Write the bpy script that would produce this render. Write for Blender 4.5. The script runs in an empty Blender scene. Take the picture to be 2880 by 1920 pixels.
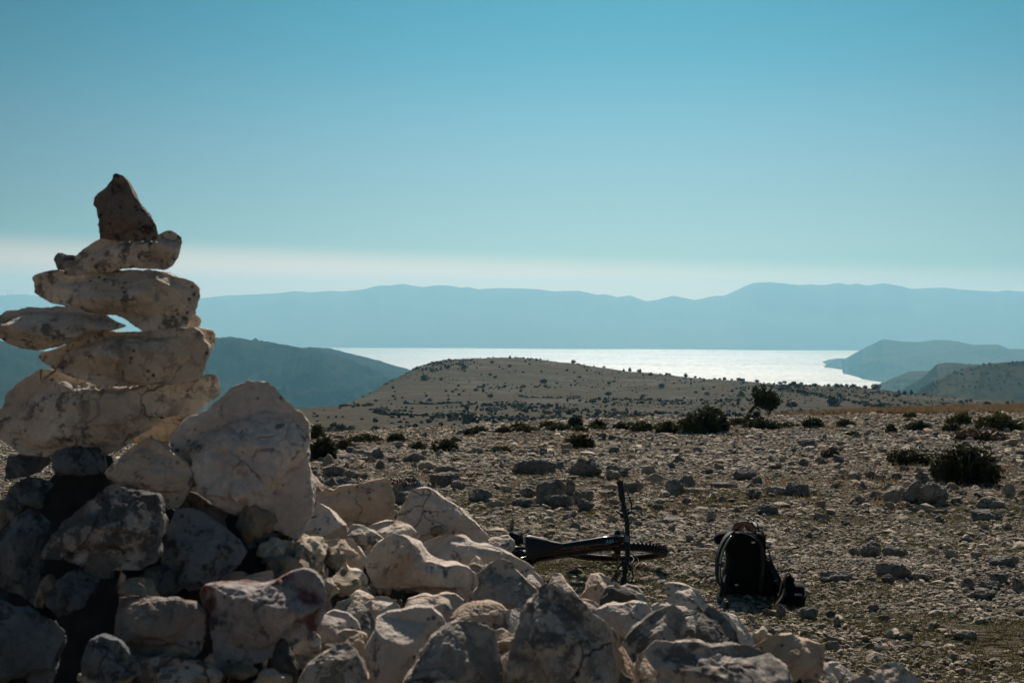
import bpy, math, random
import numpy as np
from mathutils import Vector, Matrix
from mathutils.bvhtree import BVHTree
R = math.radians
random.seed(7); rng = np.random.default_rng(7)
scene = bpy.context.scene

# ------------------------------------------------------------------ camera
EYE = 1.92
FP = 3600.0                                   # focal length in photo pixels (2880 wide)
pitch, roll = math.atan(75/3600), R(0.33)
Fv = Vector((0, math.cos(pitch), -math.sin(pitch)))
R0 = Vector((1, 0, 0)); U0 = Vector((0, math.sin(pitch), math.cos(pitch)))
Rv = R0*math.cos(roll)+U0*math.sin(roll); Uv = -R0*math.sin(roll)+U0*math.cos(roll)
CAM = Vector((0, 0, EYE))
cd = bpy.data.cameras.new('camera'); cam = bpy.data.objects.new('camera', cd)
scene.collection.objects.link(cam); scene.camera = cam
cam.matrix_world = Matrix(((Rv.x, Uv.x, -Fv.x, CAM.x), (Rv.y, Uv.y, -Fv.y, CAM.y), (Rv.z, Uv.z, -Fv.z, CAM.z), (0, 0, 0, 1)))
cd.sensor_width = 36; cd.lens = 45; cd.clip_start = 0.05; cd.clip_end = 60000
cd.dof.use_dof = True; cd.dof.focus_distance = 9.5; cd.dof.aperture_fstop = 11.0
# ------------------------------------------------------------------ light
SUN_EL, SUN_AZ = R(38), math.atan((1780-1440)/FP)          # azimuth to the right of the view axis
SKY_STR, SUN_STR = 0.058, 5.0
w = bpy.data.worlds.new("World"); scene.world = w; w.use_nodes = True
nt = w.node_tree; nt.nodes.clear()
wo = nt.nodes.new('ShaderNodeOutputWorld'); bg = nt.nodes.new('ShaderNodeBackground')
sky = nt.nodes.new('ShaderNodeTexSky'); sky.sky_type = 'NISHITA'; sky.sun_disc = False
sky.sun_elevation = SUN_EL; sky.sun_rotation = SUN_AZ; sky.dust_density = 1.0; sky.altitude = 300; sky.air_density = 1.0; sky.ozone_density = 2.0
geo = nt.nodes.new('ShaderNodeNewGeometry'); sep = nt.nodes.new('ShaderNodeSeparateXYZ')
nt.links.new(geo.outputs['Incoming'], sep.inputs[0])
def wmath(op, a, b=None):
    n = nt.nodes.new('ShaderNodeMath'); n.operation = op
    for i, v in enumerate((a, b)):
        if v is None: continue
        if isinstance(v, (int, float)): n.inputs[i].default_value = v
        else: nt.links.new(v, n.inputs[i])
    return n.outputs[0]
el = wmath('MULTIPLY', sep.outputs['Z'], -1.0); xx = wmath('MULTIPLY', sep.outputs['X'], -1.0)
# grade by elevation (its part above the view set to light shaded faces) : a tint multiplied onto the sky
ramp = nt.nodes.new('ShaderNodeValToRGB'); ramp.color_ramp.interpolation = 'B_SPLINE'
SKYRAMP = [(0.0, (1.0, 1.0, 1.0)), (0.10, (1, 1, 1)), (0.25, (1, 1, 1)), (1.0, (1, 1, 1))]
SKYRAMP = [(0.0, (.66, .78, .74)), (.030, (.66, .78, .74)), (.040, (.62, .74, .76)), (.075, (.50, .65, .71)), (.134, (.42, .67, .72)), (.188, (.22, .61, .68)), (.245, (.125, .54, .60)), (.30, (.15, .50, .58)), (.5, (.38, .50, .56)), (1.0, (.56, .60, .62))]
cr = ramp.color_ramp
cr.elements[0].position = SKYRAMP[0][0]; cr.elements[0].color = (*SKYRAMP[0][1], 1)
cr.elements[1].position = SKYRAMP[-1][0]; cr.elements[1].color = (*SKYRAMP[-1][1], 1)
for p, c in SKYRAMP[1:-1]:
    e = cr.elements.new(p); e.color = (*c, 1)
nt.links.new(el, ramp.inputs[0])
mul = nt.nodes.new('ShaderNodeMix'); mul.data_type = 'RGBA'; mul.blend_type = 'MULTIPLY'; mul.inputs[0].default_value = 1.0
nt.links.new(sky.outputs[0], mul.inputs[6]); nt.links.new(ramp.outputs[0], mul.inputs[7])
# pale dust layer low over the far coast, sloping a little, and the brighter air around the sun; dimmed behind to set the shade-side light
band = nt.nodes.new('ShaderNodeMapRange'); band.interpolation_type = 'SMOOTHSTEP'
nt.links.new(wmath('ADD', el, wmath('MULTIPLY', xx, .027)), band.inputs[0])
band.inputs[1].default_value = .026; band.inputs[2].default_value = .052; band.inputs[3].default_value = .80; band.inputs[4].default_value = 0
bm = nt.nodes.new('ShaderNodeMix'); bm.data_type = 'RGBA'; nt.links.new(band.outputs[0], bm.inputs[0])
nt.links.new(mul.outputs[2], bm.inputs[6]); bm.inputs[7].default_value = (25, 15.8, 11.0, 1)
fl = nt.nodes.new('ShaderNodeVectorMath'); fl.operation = 'MULTIPLY'; nt.links.new(geo.outputs['Incoming'], fl.inputs[0]); fl.inputs[1].default_value = (1, 1, 0)
fn_ = nt.nodes.new('ShaderNodeVectorMath'); fn_.operation = 'NORMALIZE'; nt.links.new(fl.outputs[0], fn_.inputs[0])
dt = nt.nodes.new('ShaderNodeVectorMath'); dt.operation = 'DOT_PRODUCT'; nt.links.new(fn_.outputs[0], dt.inputs[0])
dt.inputs[1].default_value = (-math.sin(SUN_AZ), -math.cos(SUN_AZ), 0)
au = nt.nodes.new('ShaderNodeMapRange'); nt.links.new(dt.outputs['Value'], au.inputs[0])
au.inputs[1].default_value = .87; au.inputs[2].default_value = 1.0; au.inputs[3].default_value = .66; au.inputs[4].default_value = 1.08
sc1 = nt.nodes.new('ShaderNodeVectorMath'); sc1.operation = 'SCALE'; nt.links.new(bm.outputs[2], sc1.inputs[0]); nt.links.new(au.outputs[0], sc1.inputs['Scale'])
nt.links.new(sc1.outputs[0], bg.inputs[0]); bg.inputs[1].default_value = SKY_STR
nt.links.new(bg.outputs[0], wo.inputs[0])
sd = bpy.data.lights.new('sun', 'SUN'); so = bpy.data.objects.new('sun', sd); scene.collection.objects.link(so)
sd.energy = SUN_STR; sd.angle = R(0.53); sd.color = (1.0, 0.87, 0.75)
sdir = Vector((math.sin(SUN_AZ)*math.cos(SUN_EL), math.cos(SUN_AZ)*math.cos(SUN_EL), math.sin(SUN_EL)))
so.rotation_euler = sdir.to_track_quat('Z', 'Y').to_euler(); so.location = (0, 0, 30)
scene.view_settings.view_transform = 'Standard'; scene.view_settings.look = 'None'
scene.view_settings.exposure = 0.30; scene.view_settings.gamma = 1
scene.cycles.volume_bounces = 1; scene.cycles.max_bounces = 8
scene.cycles.sample_clamp_indirect = 6

# ------------------------------------------------------------------ helpers
def P(px, py, d):
    v = Fv+Rv*((px-1440)/FP)+Uv*((960-py)/FP)
    return CAM+v*(d/v.y)
def tag(o, label=None, cat=None, group=None, kind=None):
    if label: o['label'] = label
    if cat: o['category'] = cat
    if group: o['group'] = group
    if kind: o['kind'] = kind
    return o
def empty(name, loc=(0, 0, 0)):
    o = bpy.data.objects.new(name, None); scene.collection.objects.link(o); o.location = loc; o.empty_display_size = 0.1
    return o
def mesh_obj(name, V, F, mat=None, parent=None, smooth=True, loc=None, colors=None):
    """V (n,3) array, F (m,k) array or list of lists. One mesh object."""
    me = bpy.data.meshes.new(name)
    V = np.asarray(V, dtype=np.float32)
    if isinstance(F, np.ndarray):
        m, k = F.shape
        me.vertices.add(len(V)); me.vertices.foreach_set('co', V.ravel())
        me.loops.add(m*k); me.loops.foreach_set('vertex_index', F.astype(np.int32).ravel())
        me.polygons.add(m); me.polygons.foreach_set('loop_start', np.arange(0, m*k, k, dtype=np.int32))
        me.update(calc_edges=True)
    else:
        me.from_pydata([tuple(map(float, v)) for v in V], [], [tuple(int(i) for i in f) for f in F])
        me.update()
    me.polygons.foreach_set('use_smooth', np.full(len(me.polygons), smooth))
    if colors is not None:
        ca = me.color_attributes.new('Col', 'FLOAT_COLOR', 'POINT')
        c4 = np.ones((len(V), 4), dtype=np.float32); c4[:, :3] = colors
        ca.data.foreach_set('color', c4.ravel())
    if mat: me.materials.append(mat)
    o = bpy.data.objects.new(name, me); scene.collection.objects.link(o)
    if loc is not None: o.location = loc
    if parent: o.parent = parent
    return o
def hashi(ix, iy, iz, seed):
    h = (ix.astype(np.int64)*374761393+iy.astype(np.int64)*668265263+iz.astype(np.int64)*2147483647+seed*1274126177) & 0xffffffff
    h = ((h ^ (h >> 13))*1274126177) & 0xffffffff
    h = ((h ^ (h >> 16))*2246822519) & 0xffffffff
    return ((h ^ (h >> 15)) & 0xffffff)/float(0xffffff)*2-1
def vnoise(Pn, seed=0):
    i = np.floor(Pn).astype(np.int64); f = Pn-i; f = f*f*f*(f*(f*6-15)+10)
    r = 0
    for a in (0, 1):
        wa = f[:, 0] if a else 1-f[:, 0]
        for b in (0, 1):
            wb = f[:, 1] if b else 1-f[:, 1]
            for c in (0, 1):
                wc = f[:, 2] if c else 1-f[:, 2]
                r = r+wa*wb*wc*hashi(i[:, 0]+a, i[:, 1]+b, i[:, 2]+c, seed)
    return r
def fbm(Pn, oct=4, seed=0, gain=0.5):
    r = 0; a = 1.0; s = 1.0
    for k in range(oct):
        r = r+a*vnoise(Pn*s+k*17.3, seed+k); a *= gain; s *= 2.03
    return r
def n2(x, y, oct=3, seed=0):
    x = np.asarray(x, float); sh = x.shape
    return fbm(np.stack([x.ravel(), np.asarray(y, float).ravel(), np.full(x.size, 0.37)], 1), oct, seed).reshape(sh)
_ico = {}
def ico(sub):
    if sub in _ico: return _ico[sub]
    t = (1+5**.5)/2
    V = [(-1, t, 0), (1, t, 0), (-1, -t, 0), (1, -t, 0), (0, -1, t), (0, 1, t), (0, -1, -t), (0, 1, -t), (t, 0, -1), (t, 0, 1), (-t, 0, -1), (-t, 0, 1)]
    V = [np.array(v)/np.linalg.norm(v) for v in V]
    F = [(0, 11, 5), (0, 5, 1), (0, 1, 7), (0, 7, 10), (0, 10, 11), (1, 5, 9), (5, 11, 4), (11, 10, 2), (10, 7, 6), (7, 1, 8), (3, 9, 4), (3, 4, 2), (3, 2, 6), (3, 6, 8), (3, 8, 9), (4, 9, 5), (2, 4, 11), (6, 2, 10), (8, 6, 7), (9, 8, 1)]
    for _ in range(sub):
        c = {}; NF = []
        def mid(a, b):
            k = (a, b) if a < b else (b, a)
            if k not in c:
                m = V[a]+V[b]; V.append(m/np.linalg.norm(m)); c[k] = len(V)-1
            return c[k]
        for a, b, d in F:
            x, y, z = mid(a, b), mid(b, d), mid(d, a)
            NF += [(a, x, z), (b, y, x), (d, z, y), (x, y, z)]
        F = NF
    _ico[sub] = (np.array(V), np.array(F)); return _ico[sub]

# ------------------------------------------------------------------ materials
def mat_new(name):
    m = bpy.data.materials.new(name); m.use_nodes = True
    n = m.node_tree; b = n.nodes['Principled BSDF']; return m, n, b
def nd(n, t, **kw):
    x = n.nodes.new(t)
    for k, v in kw.items(): setattr(x, k, v)
    return x
def mixc(n, fac, a, b, mode='MIX'):
    m = nd(n, 'ShaderNodeMix', data_type='RGBA', blend_type=mode)
    for i, v in ((0, fac), (6, a), (7, b)):
        if isinstance(v, bpy.types.NodeSocket): n.links.new(v, m.inputs[i])
        elif isinstance(v, (int, float)): m.inputs[i].default_value = v
        else: m.inputs[i].default_value = (*v, 1)
    return m.outputs[2]
def mth(n, op, a, b=None, c=None):
    m = nd(n, 'ShaderNodeMath', operation=op)
    for i, v in enumerate((a, b, c)):
        if v is None: continue
        if isinstance(v, (int, float)): m.inputs[i].default_value = v
        else: n.links.new(v, m.inputs[i])
    return m.outputs[0]
def rng_map(n, v, a, b, lo=0.0, hi=1.0):
    m = nd(n, 'ShaderNodeMapRange'); m.interpolation_type = 'SMOOTHSTEP'
    n.links.new(v, m.inputs[0]); m.inputs[1].default_value = a; m.inputs[2].default_value = b; m.inputs[3].default_value = lo; m.inputs[4].default_value = hi
    return m.outputs[0]
def noise(n, vec, scale, detail=5, rough=.55, dist=0.0):
    x = nd(n, 'ShaderNodeTexNoise'); n.links.new(vec, x.inputs['Vector']); x.inputs['Scale'].default_value = scale
    x.inputs['Detail'].default_value = detail; x.inputs['Roughness'].default_value = rough; x.inputs['Distortion'].default_value = dist
    return x.outputs[0]
def bump(n, b, h, strength, dist, prev=None):
    x = nd(n, 'ShaderNodeBump'); n.links.new(h, x.inputs['Height']); x.inputs['Strength'].default_value = strength; x.inputs['Distance'].default_value = dist
    if prev is not None: n.links.new(prev, x.inputs['Normal'])
    n.links.new(x.outputs[0], b.inputs['Normal']); return x.outputs[0]

def stone_mat(name, light, mid, dark, lichen=0.35, warm=None, vein=None, rust=None, s=1.0, crack=1.0):
    m, n, b = mat_new(name)
    tc = nd(n, 'ShaderNodeTexCoord'); oi = nd(n, 'ShaderNodeObjectInfo')
    off = nd(n, 'ShaderNodeVectorMath', operation='ADD')
    cmb = nd(n, 'ShaderNodeCombineXYZ')
    rr = mth(n, 'MULTIPLY', oi.outputs['Random'], 37.0); n.links.new(rr, cmb.inputs[0]); n.links.new(mth(n, 'MULTIPLY', rr, 1.7), cmb.inputs[1])
    n.links.new(tc.outputs['Object'], off.inputs[0]); n.links.new(cmb.outputs[0], off.inputs[1]); v = off.outputs[0]
    big = noise(n, v, 7*s, 4, .55, .6)
    col = mixc(n, rng_map(n, big, .35, .65), mid, light)
    if warm: col = mixc(n, rng_map(n, noise(n, v, 4.3*s, 3, .5, .3), .50, .68, 0, .7), col, warm)
    fine = noise(n, v, 60*s, 6, .65)
    col = mixc(n, rng_map(n, fine, .35, .7, 0.0, .35), col, tuple(c*.55 for c in mid))
    lk = noise(n, v, 24*s, 10, .76, .25)
    lmask = mth(n, 'MULTIPLY', rng_map(n, lk, .60-.16*lichen, .66-.14*lichen), rng_map(n, big, .40, .54, .45, 1))
    col = mixc(n, mth(n, 'MULTIPLY', lmask, .80), col, dark)
    pits = nd(n, 'ShaderNodeTexVoronoi'); n.links.new(v, pits.inputs['Vector']); pits.inputs['Scale'].default_value = 55*s
    pm = mth(n, 'MULTIPLY', rng_map(n, pits.outputs['Distance'], .30, .12), rng_map(n, noise(n, v, 11*s, 2), .52, .62))
    col = mixc(n, mth(n, 'MULTIPLY', pm, .8), col, tuple(c*.35 for c in dark))
    # cracks : warped cell borders, only here and there
    wv = nd(n, 'ShaderNodeVectorMath', operation='ADD'); wn = nd(n, 'ShaderNodeTexNoise'); n.links.new(v, wn.inputs['Vector']); wn.inputs['Scale'].default_value = 9*s; wn.inputs['Detail'].default_value = 4
    sc = nd(n, 'ShaderNodeVectorMath', operation='SCALE'); n.links.new(wn.outputs['Color'], sc.inputs[0]); sc.inputs['Scale'].default_value = .16/s
    n.links.new(v, wv.inputs[0]); n.links.new(sc.outputs[0], wv.inputs[1])
    vo = nd(n, 'ShaderNodeTexVoronoi', feature='DISTANCE_TO_EDGE'); n.links.new(wv.outputs[0], vo.inputs['Vector']); vo.inputs['Scale'].default_value = 6.5*s
    ck = mth(n, 'MULTIPLY', rng_map(n, vo.outputs['Distance'], .022, .002), rng_map(n, noise(n, v, 5*s, 2), .48, .60))
    ck = mth(n, 'MULTIPLY', ck, crack)
    if vein:
        vm = mth(n, 'MULTIPLY', rng_map(n, vo.outputs['Distance'], .16, .03), rng_map(n, noise(n, v, 14*s, 4), .38, .50)); col = mixc(n, mth(n, 'MULTIPLY', vm, .85), col, vein)
    if rust:
        col = mixc(n, rng_map(n, noise(n, v, 6*s, 5, .6, .4), .55, .64, 0, .8), col, rust)
    col = mixc(n, mth(n, 'MULTIPLY', ck, .8), col, (.03, .025, .02))
    n.links.new(col, b.inputs['Base Color']); b.inputs['Roughness'].default_value = .88
    b.inputs['Specular IOR Level'].default_value = .25
    p1 = bump(n, b, big, .25, .03/s)
    p2 = bump(n, b, lk, .9, .012/s, p1)
    p3 = bump(n, b, fine, .8, .005/s, p2)
    p4 = bump(n, b, mth(n, 'SUBTRACT', 1.0, ck), .9, .006/s, p3)
    bump(n, b, mth(n, 'SUBTRACT', 1.0, pm), .5, .003/s, p4)
    return m
CREAM = (.74, .63, .53); PALE = (.86, .77, .67); GREY = (.33, .30, .27); DK = (.055, .058, .062)
M_cream = stone_mat('limestone cream', PALE, CREAM, DK, .38, warm=(.50, .33, .20), crack=.6)
M_pale = stone_mat('limestone pale', PALE, (.68, .60, .53), (.10, .10, .10), .3, warm=(.52, .37, .26), crack=.7)
M_cairn = stone_mat('limestone weathered', (.82, .74, .62), (.60, .53, .44), (.07, .07, .07), .55, warm=(.66, .55, .41))
M_mott = stone_mat('limestone mottled with lichen', (.72, .63, .53), (.50, .45, .39), DK, .85)
M_dark = stone_mat('limestone grey', (.27, .25, .22), (.16, .155, .145), (.035, .037, .04), .6)
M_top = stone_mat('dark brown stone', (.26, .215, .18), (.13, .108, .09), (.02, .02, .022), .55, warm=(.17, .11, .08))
M_shade = stone_mat('stone with shade in its colour', (.23, .25, .26), (.14, .155, .165), (.022, .027, .032), .6)  # cool dark tone stands in for shade on the lower left stones
M_md = stone_mat('eroded limestone darkened for shade', (.60, .57, .52), (.20, .19, .18), (.02, .025, .03), 1.0)  # black and white mottling, its base darkened to stand in for shade
M_red = stone_mat('stone with red veins', (.56, .50, .46), (.34, .32, .32), DK, .5, vein=(.13, .03, .025))
M_rust = stone_mat('stone with rust stain', (.42, .35, .30), (.30, .26, .23), DK, .3, rust=(.12, .045, .03))
M_tan = stone_mat('tan stone', (.74, .60, .47), (.58, .465, .36), DK, .22, warm=(.55, .37, .23), crack=.4)
M_grey_near = stone_mat('grey ground rock', (.31, .28, .245), (.20, .185, .165), (.06, .06, .06), .6, s=.6)
M_pale_near = stone_mat('pale ground rock', (.47, .40, .32), (.34, .29, .235), (.08, .08, .08), .3, s=.6)
MATS = dict(k=M_md, c=M_cream, p=M_pale, w=M_cairn, m=M_mott, d=M_dark, t=M_top, s=M_shade, r=M_red, u=M_rust, n=M_tan)

def flat_mat(name, col, rough=.6, metal=0, spec=.5, **kw):
    m, n, b = mat_new(name)
    tc = nd(n, 'ShaderNodeTexCoord'); nz = noise(n, tc.outputs['Object'], 40, 4)
    c = mixc(n, rng_map(n, nz, .3, .7), tuple(x*.75 for x in col), tuple(min(1, x*1.2) for x in col))
    n.links.new(c, b.inputs['Base Color']); b.inputs['Roughness'].default_value = rough; b.inputs['Metallic'].default_value = metal
    b.inputs['Specular IOR Level'].default_value = spec
    for k, v in kw.items(): b.inputs[k].default_value = v
    return m
def foliage_mat(name, a, c2, trans=.15):
    m, n, b = mat_new(name)
    oi = nd(n, 'ShaderNodeObjectInfo'); g = nd(n, 'ShaderNodeNewGeometry')
    col = mixc(n, g.outputs['Random Per Island'], a, c2)
    n.links.new(col, b.inputs['Base Color']); b.inputs['Roughness'].default_value = .6; b.inputs['Specular IOR Level'].default_value = .2
    tr = nd(n, 'ShaderNodeBsdfTranslucent'); n.links.new(col, tr.inputs[0])
    ms = nd(n, 'ShaderNodeMixShader'); ms.inputs[0].default_value = trans
    n.links.new(b.outputs[0], ms.inputs[1]); n.links.new(tr.outputs[0], ms.inputs[2]); n.links.new(ms.outputs[0], n.nodes['Material Output'].inputs[0])
    return m
M_leaf = foliage_mat('dark leaves', (.018, .022, .010), (.075, .075, .032), .25)
M_leaf2 = foliage_mat('olive leaves', (.05, .055, .018), (.10, .095, .03), .2)
M_heath = foliage_mat('dry heather', (.06, .04, .03), (.12, .08, .05), .2)
M_pine = foliage_mat('pine needles', (.02, .035, .012), (.055, .07, .02), .15)
M_hillsh = foliage_mat('hill shrub leaves', (.025, .032, .022), (.045, .052, .03), .1)
M_grass = foliage_mat('short grass', (.055, .058, .020), (.13, .115, .045), .3)
M_straw = foliage_mat('dry stalks', (.16, .11, .06), (.26, .19, .11), .3)
def plain_col():
    m, n, b = mat_new('slope cover'); at = nd(n, 'ShaderNodeAttribute', attribute_name='Col'); g = nd(n, 'ShaderNodeNewGeometry')
    c = mixc(n, rng_map(n, noise(n, g.outputs['Position'], 3, 4), .4, .6), at.outputs['Color'], (.02, .02, .015)); n.links.new(c, b.inputs['Base Color']); b.inputs['Roughness'].default_value = .95; b.inputs['Specular IOR Level'].default_value = .1; return m
M_scrub = plain_col()
M_wood = flat_mat('wood', (.06, .045, .035), .9)

# ground : stony soil near, dry pasture on the slopes beyond
def ground_mat():
    m, n, b = mat_new('stony pasture')
    g = nd(n, 'ShaderNodeNewGeometry'); v = g.outputs['Position']; sp = nd(n, 'ShaderNodeSeparateXYZ'); n.links.new(v, sp.inputs[0])
    a = noise(n, v, 3.0, 6, .65); f = noise(n, v, 45, 6, .7); c = noise(n, v, .6, 4)
    near = mixc(n, rng_map(n, f, .40, .66), (.030, .026, .016), (.20, .165, .115))
    near = mixc(n, rng_map(n, a, .40, .58, 0, .85), near, (.040, .040, .018))
    near = mixc(n, rng_map(n, c, .5, .7, 0, .4), near, (.14, .09, .055))
    # hillside
    mp = nd(n, 'ShaderNodeMapping'); mp.inputs['Scale'].default_value = (1, 1, 6); n.links.new(v, mp.inputs[0]); hv = mp.outputs[0]
    h1 = noise(n, hv, .012, 6, .6, .5); h2 = noise(n, hv, .09, 8, .72, .3); h3 = noise(n, hv, .45, 5, .75)
    hill = mixc(n, rng_map(n, h1, .35, .65), (.027, .018, .003), (.042, .029, .007))
    hill = mixc(n, rng_map(n, h2, .47, .58, 0, .85), hill, (.024, .021, .010))
    hill = mixc(n, rng_map(n, h3, .42, .62, 0, .85), hill, (.019, .015, .005))
    # grey limestone pavement patches
    h4 = noise(n, hv, .03, 8, .72, .8)
    hill = mixc(n, mth(n, 'MULTIPLY', rng_map(n, h4, .53, .60, 0, .75), rng_map(n, h3, .36, .56)), hill, (.075, .072, .065))
    hill = mixc(n, mth(n, 'MULTIPLY', rng_map(n, noise(n, hv, .02, 5), .58, .66, 0, .5), .8), hill, (.050, .052, .020))
    fac = rng_map(n, sp.outputs['Y'], 48, 62)
    col = mixc(n, fac, near, hill)
    n.links.new(col, b.inputs['Base Color']); b.inputs['Roughness'].default_value = .95; b.inputs['Specular IOR Level'].default_value = .1
    p = bump(n, b, f, .8, .02); p = bump(n, b, h2, .9, 2.0, p); bump(n, b, h3, .8, .5, p)
    return m
M_ground = ground_mat()
def far_mat(name, c1, c2, c3, sc, walls=.55):
    m, n, b = mat_new(name)
    g = nd(n, 'ShaderNodeNewGeometry'); v = g.outputs['Position']
    a = noise(n, v, .0035*sc, 8, .65, .6); f = noise(n, v, .03*sc, 6, .7)
    col = mixc(n, rng_map(n, a, .38, .62), c1, c2)
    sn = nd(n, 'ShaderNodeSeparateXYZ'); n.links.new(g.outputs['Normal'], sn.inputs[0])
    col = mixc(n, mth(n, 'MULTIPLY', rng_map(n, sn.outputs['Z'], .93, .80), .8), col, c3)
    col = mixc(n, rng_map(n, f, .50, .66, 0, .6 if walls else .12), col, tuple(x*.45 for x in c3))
    # thin dry-stone field walls / tracks
    vo = nd(n, 'ShaderNodeTexVoronoi', feature='DISTANCE_TO_EDGE'); n.links.new(v, vo.inputs['Vector']); vo.inputs['Scale'].default_value = .0042*sc
    col = mixc(n, rng_map(n, vo.outputs['Distance'],   .016, .006, 0, walls), col, tuple(x*.4 for x in c1))
    n.links.new(col, b.inputs['Base Color']); b.inputs['Roughness'].default_value = 1; b.inputs['Specular IOR Level'].default_value = 0
    bump(n, b, f, .6 if walls else .1, 8/sc)
    return m
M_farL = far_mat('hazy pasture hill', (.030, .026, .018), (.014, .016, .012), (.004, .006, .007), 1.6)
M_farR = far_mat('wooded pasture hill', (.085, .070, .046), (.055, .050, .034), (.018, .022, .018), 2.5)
M_pen = far_mat('bare headland', (.12, .105, .08), (.09, .085, .065), (.05, .055, .05), 1, 0.02)
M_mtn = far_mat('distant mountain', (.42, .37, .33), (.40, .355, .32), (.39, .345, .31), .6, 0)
# sea
def sea_mat():
    m, n, b = mat_new('sea water')
    g = nd(n, 'ShaderNodeNewGeometry')
    mp = nd(n, 'ShaderNodeMapping'); mp.inputs['Scale'].default_value = (1, .22, 1); n.links.new(g.outputs['Position'], mp.inputs[0]); v = mp.outputs[0]
    mq = nd(n, 'ShaderNodeMapping'); mq.inputs['Scale'].default_value = (.35, 1.6, 1); n.links.new(g.outputs['Position'], mq.inputs[0])
    a = noise(n, mq.outputs[0], .0016, 7, .62, .8); c = noise(n, v, .045, 4, .7)
    b.inputs['Base Color'].default_value = (.012, .04, .05, 1); b.inputs['IOR'].default_value = 1.95; b.inputs['Specular Tint'].default_value = (1, .74, .57, 1)
    n.links.new(mth(n, 'ADD', rng_map(n, a, .35, .65, .46, .58), rng_map(n, c, .38, .62, -.05, .11)), b.inputs['Roughness'])
    b.inputs['Specular IOR Level'].default_value = .5
    bump(n, b, c, .8, 5)
    return m
M_sea = sea_mat()

# ------------------------------------------------------------------ terrain
SEA = EYE-300.0
YS = np.concatenate([np.linspace(-12, 8, 41), np.exp(np.linspace(math.log(8.2), math.log(2600), 420))])
US = np.concatenate([np.linspace(-1.6, -.55, 30), np.linspace(-.54, .54, 300), np.linspace(.55, 1.6, 30)])
def px2u(px): return (np.asarray(px, float)-1440)/FP
crest = np.array([(-800, 1170, 300), (300, 1165, 300), (760, 1160, 310), (860, 1150, 335), (950, 1135, 390), (1020, 1110, 450), (1080, 1075, 510), (1140, 1035, 560), (1200, 1015, 600),
  (1280, 1005, 635), (1400, 1000, 650), (1500, 1003, 650), (1600, 1015, 640), (1700, 1030, 625), (1800, 1045, 600), (1900, 1055, 580), (2000, 1062, 555), (2100, 1068, 530),
  (2200, 1075, 500), (2300, 1082, 475), (2400, 1087, 450), (2500, 1098, 430), (2600, 1110, 410), (2700, 1118, 400), (2880, 1130, 380), (3800, 1140, 360)], float)
cu = px2u(crest[:, 0])
rollc = math.tan(roll)
def y2h(py, u, d):   # height below the eye that shows at photo row py
    return (py-885-rollc*u*FP)/FP*d
UU = US
def buildH():
    H = np.zeros((len(US), len(YS)))
    cy = np.interp(US, cu, crest[:, 1]); cdst = np.interp(US, cu, crest[:, 2])
    s = np.interp(US, px2u([0, 870, 1500, 2150, 2880]), [.060, .053, .0445, .042, .0395])
    E = np.interp(US, px2u([0, 870, 1500, 2150, 2880]), [34, 36, 40, 43, 52])
    for i, u in enumerate(US):
        Hc = y2h(cy[i], u, cdst[i]); He = 1.92+s[i]*(E[i]-9)
        xs = [-60, 0, 9, E[i], E[i]+22, 110, 200, 300, cdst[i]*.82 if cdst[i] > 370 else 302, cdst[i], cdst[i]+120, cdst[i]+400, cdst[i]+1000, 4000]
        hs = [1.2, 1.62, 1.92, He, He+3.4, 11.8, y2h(1197, u, 200), y2h(1156, u, 300), 0, Hc, Hc+14, Hc+110, 330, 400]
        if cdst[i] > 370:
            y3 = 1156+(cy[i]-1156)*.60; hs[8] = y2h(y3+6, u, cdst[i]*.82)
        else: hs[8] = hs[7]+.02*(Hc-hs[7])
        if cdst[i] <= 330: hs[7] = y2h(1160, u, 300)
        h = np.interp(YS, xs, hs)
        H[i] = h
    # soften along the distance and sideways
    for _ in range(6):
        H[:, 1:-1] = (H[:, :-2]+2*H[:, 1:-1]+H[:, 2:])/4
    for _ in range(8):
        H[1:-1] = (H[:-2]+2*H[1:-1]+H[2:])/4
    return H
HT = buildH()
def ground_z(x, y):
    x = np.asarray(x, float); y = np.asarray(y, float)
    u = x/np.maximum(y, 8.0)
    iu = np.clip(np.interp(u, US, np.arange(len(US))), 0, len(US)-1.001); iy = np.clip(np.interp(y, YS, np.arange(len(YS))), 0, len(YS)-1.001)
    a = iu.astype(int); b = iy.astype(int); fu = iu-a; fy = iy-b
    h = HT[a, b]*(1-fu)*(1-fy)+HT[a+1, b]*fu*(1-fy)+HT[a, b+1]*(1-fu)*fy+HT[a+1, b+1]*fu*fy
    nz = .03*n2(x*1.1, y*1.1, 3, 3)+.05*n2(x*.25, y*.25, 2, 5)
    farw = np.clip((y-60)/100, 0, 1)
    nz = nz+farw*(.7*n2(x*.02, y*.02, 3, 9)+.25*n2(x*.12, y*.12, 2, 11))
    return EYE-h+nz
gz1 = lambda x, y: float(ground_z(np.array([x]), np.array([y]))[0])
def hit(px, py, dmin=5.0, dmax=900.0):
    """first point of the terrain seen at a photo pixel"""
    v = Fv+Rv*((px-1440)/FP)+Uv*((960-py)/FP)
    d = np.exp(np.linspace(math.log(dmin), math.log(dmax), 900))
    X = v.x/v.y*d; Z = EYE+v.z/v.y*d; g = ground_z(X, d)
    k = np.argmax(g >= Z)
    if not (g >= Z).any(): k = np.argmin(Z-g)
    return Vector((X[k], d[k], g[k]))
gx = np.outer(US, np.maximum(YS, 8.0)); gy = np.tile(YS, (len(US), 1))
gzv = ground_z(gx, gy)
def grid_faces(nu, nv):
    i = np.arange(nu*nv).reshape(nu, nv)
    return np.stack([i[:-1, :-1], i[1:, :-1], i[1:, 1:], i[:-1, 1:]], -1).reshape(-1, 4)
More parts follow.
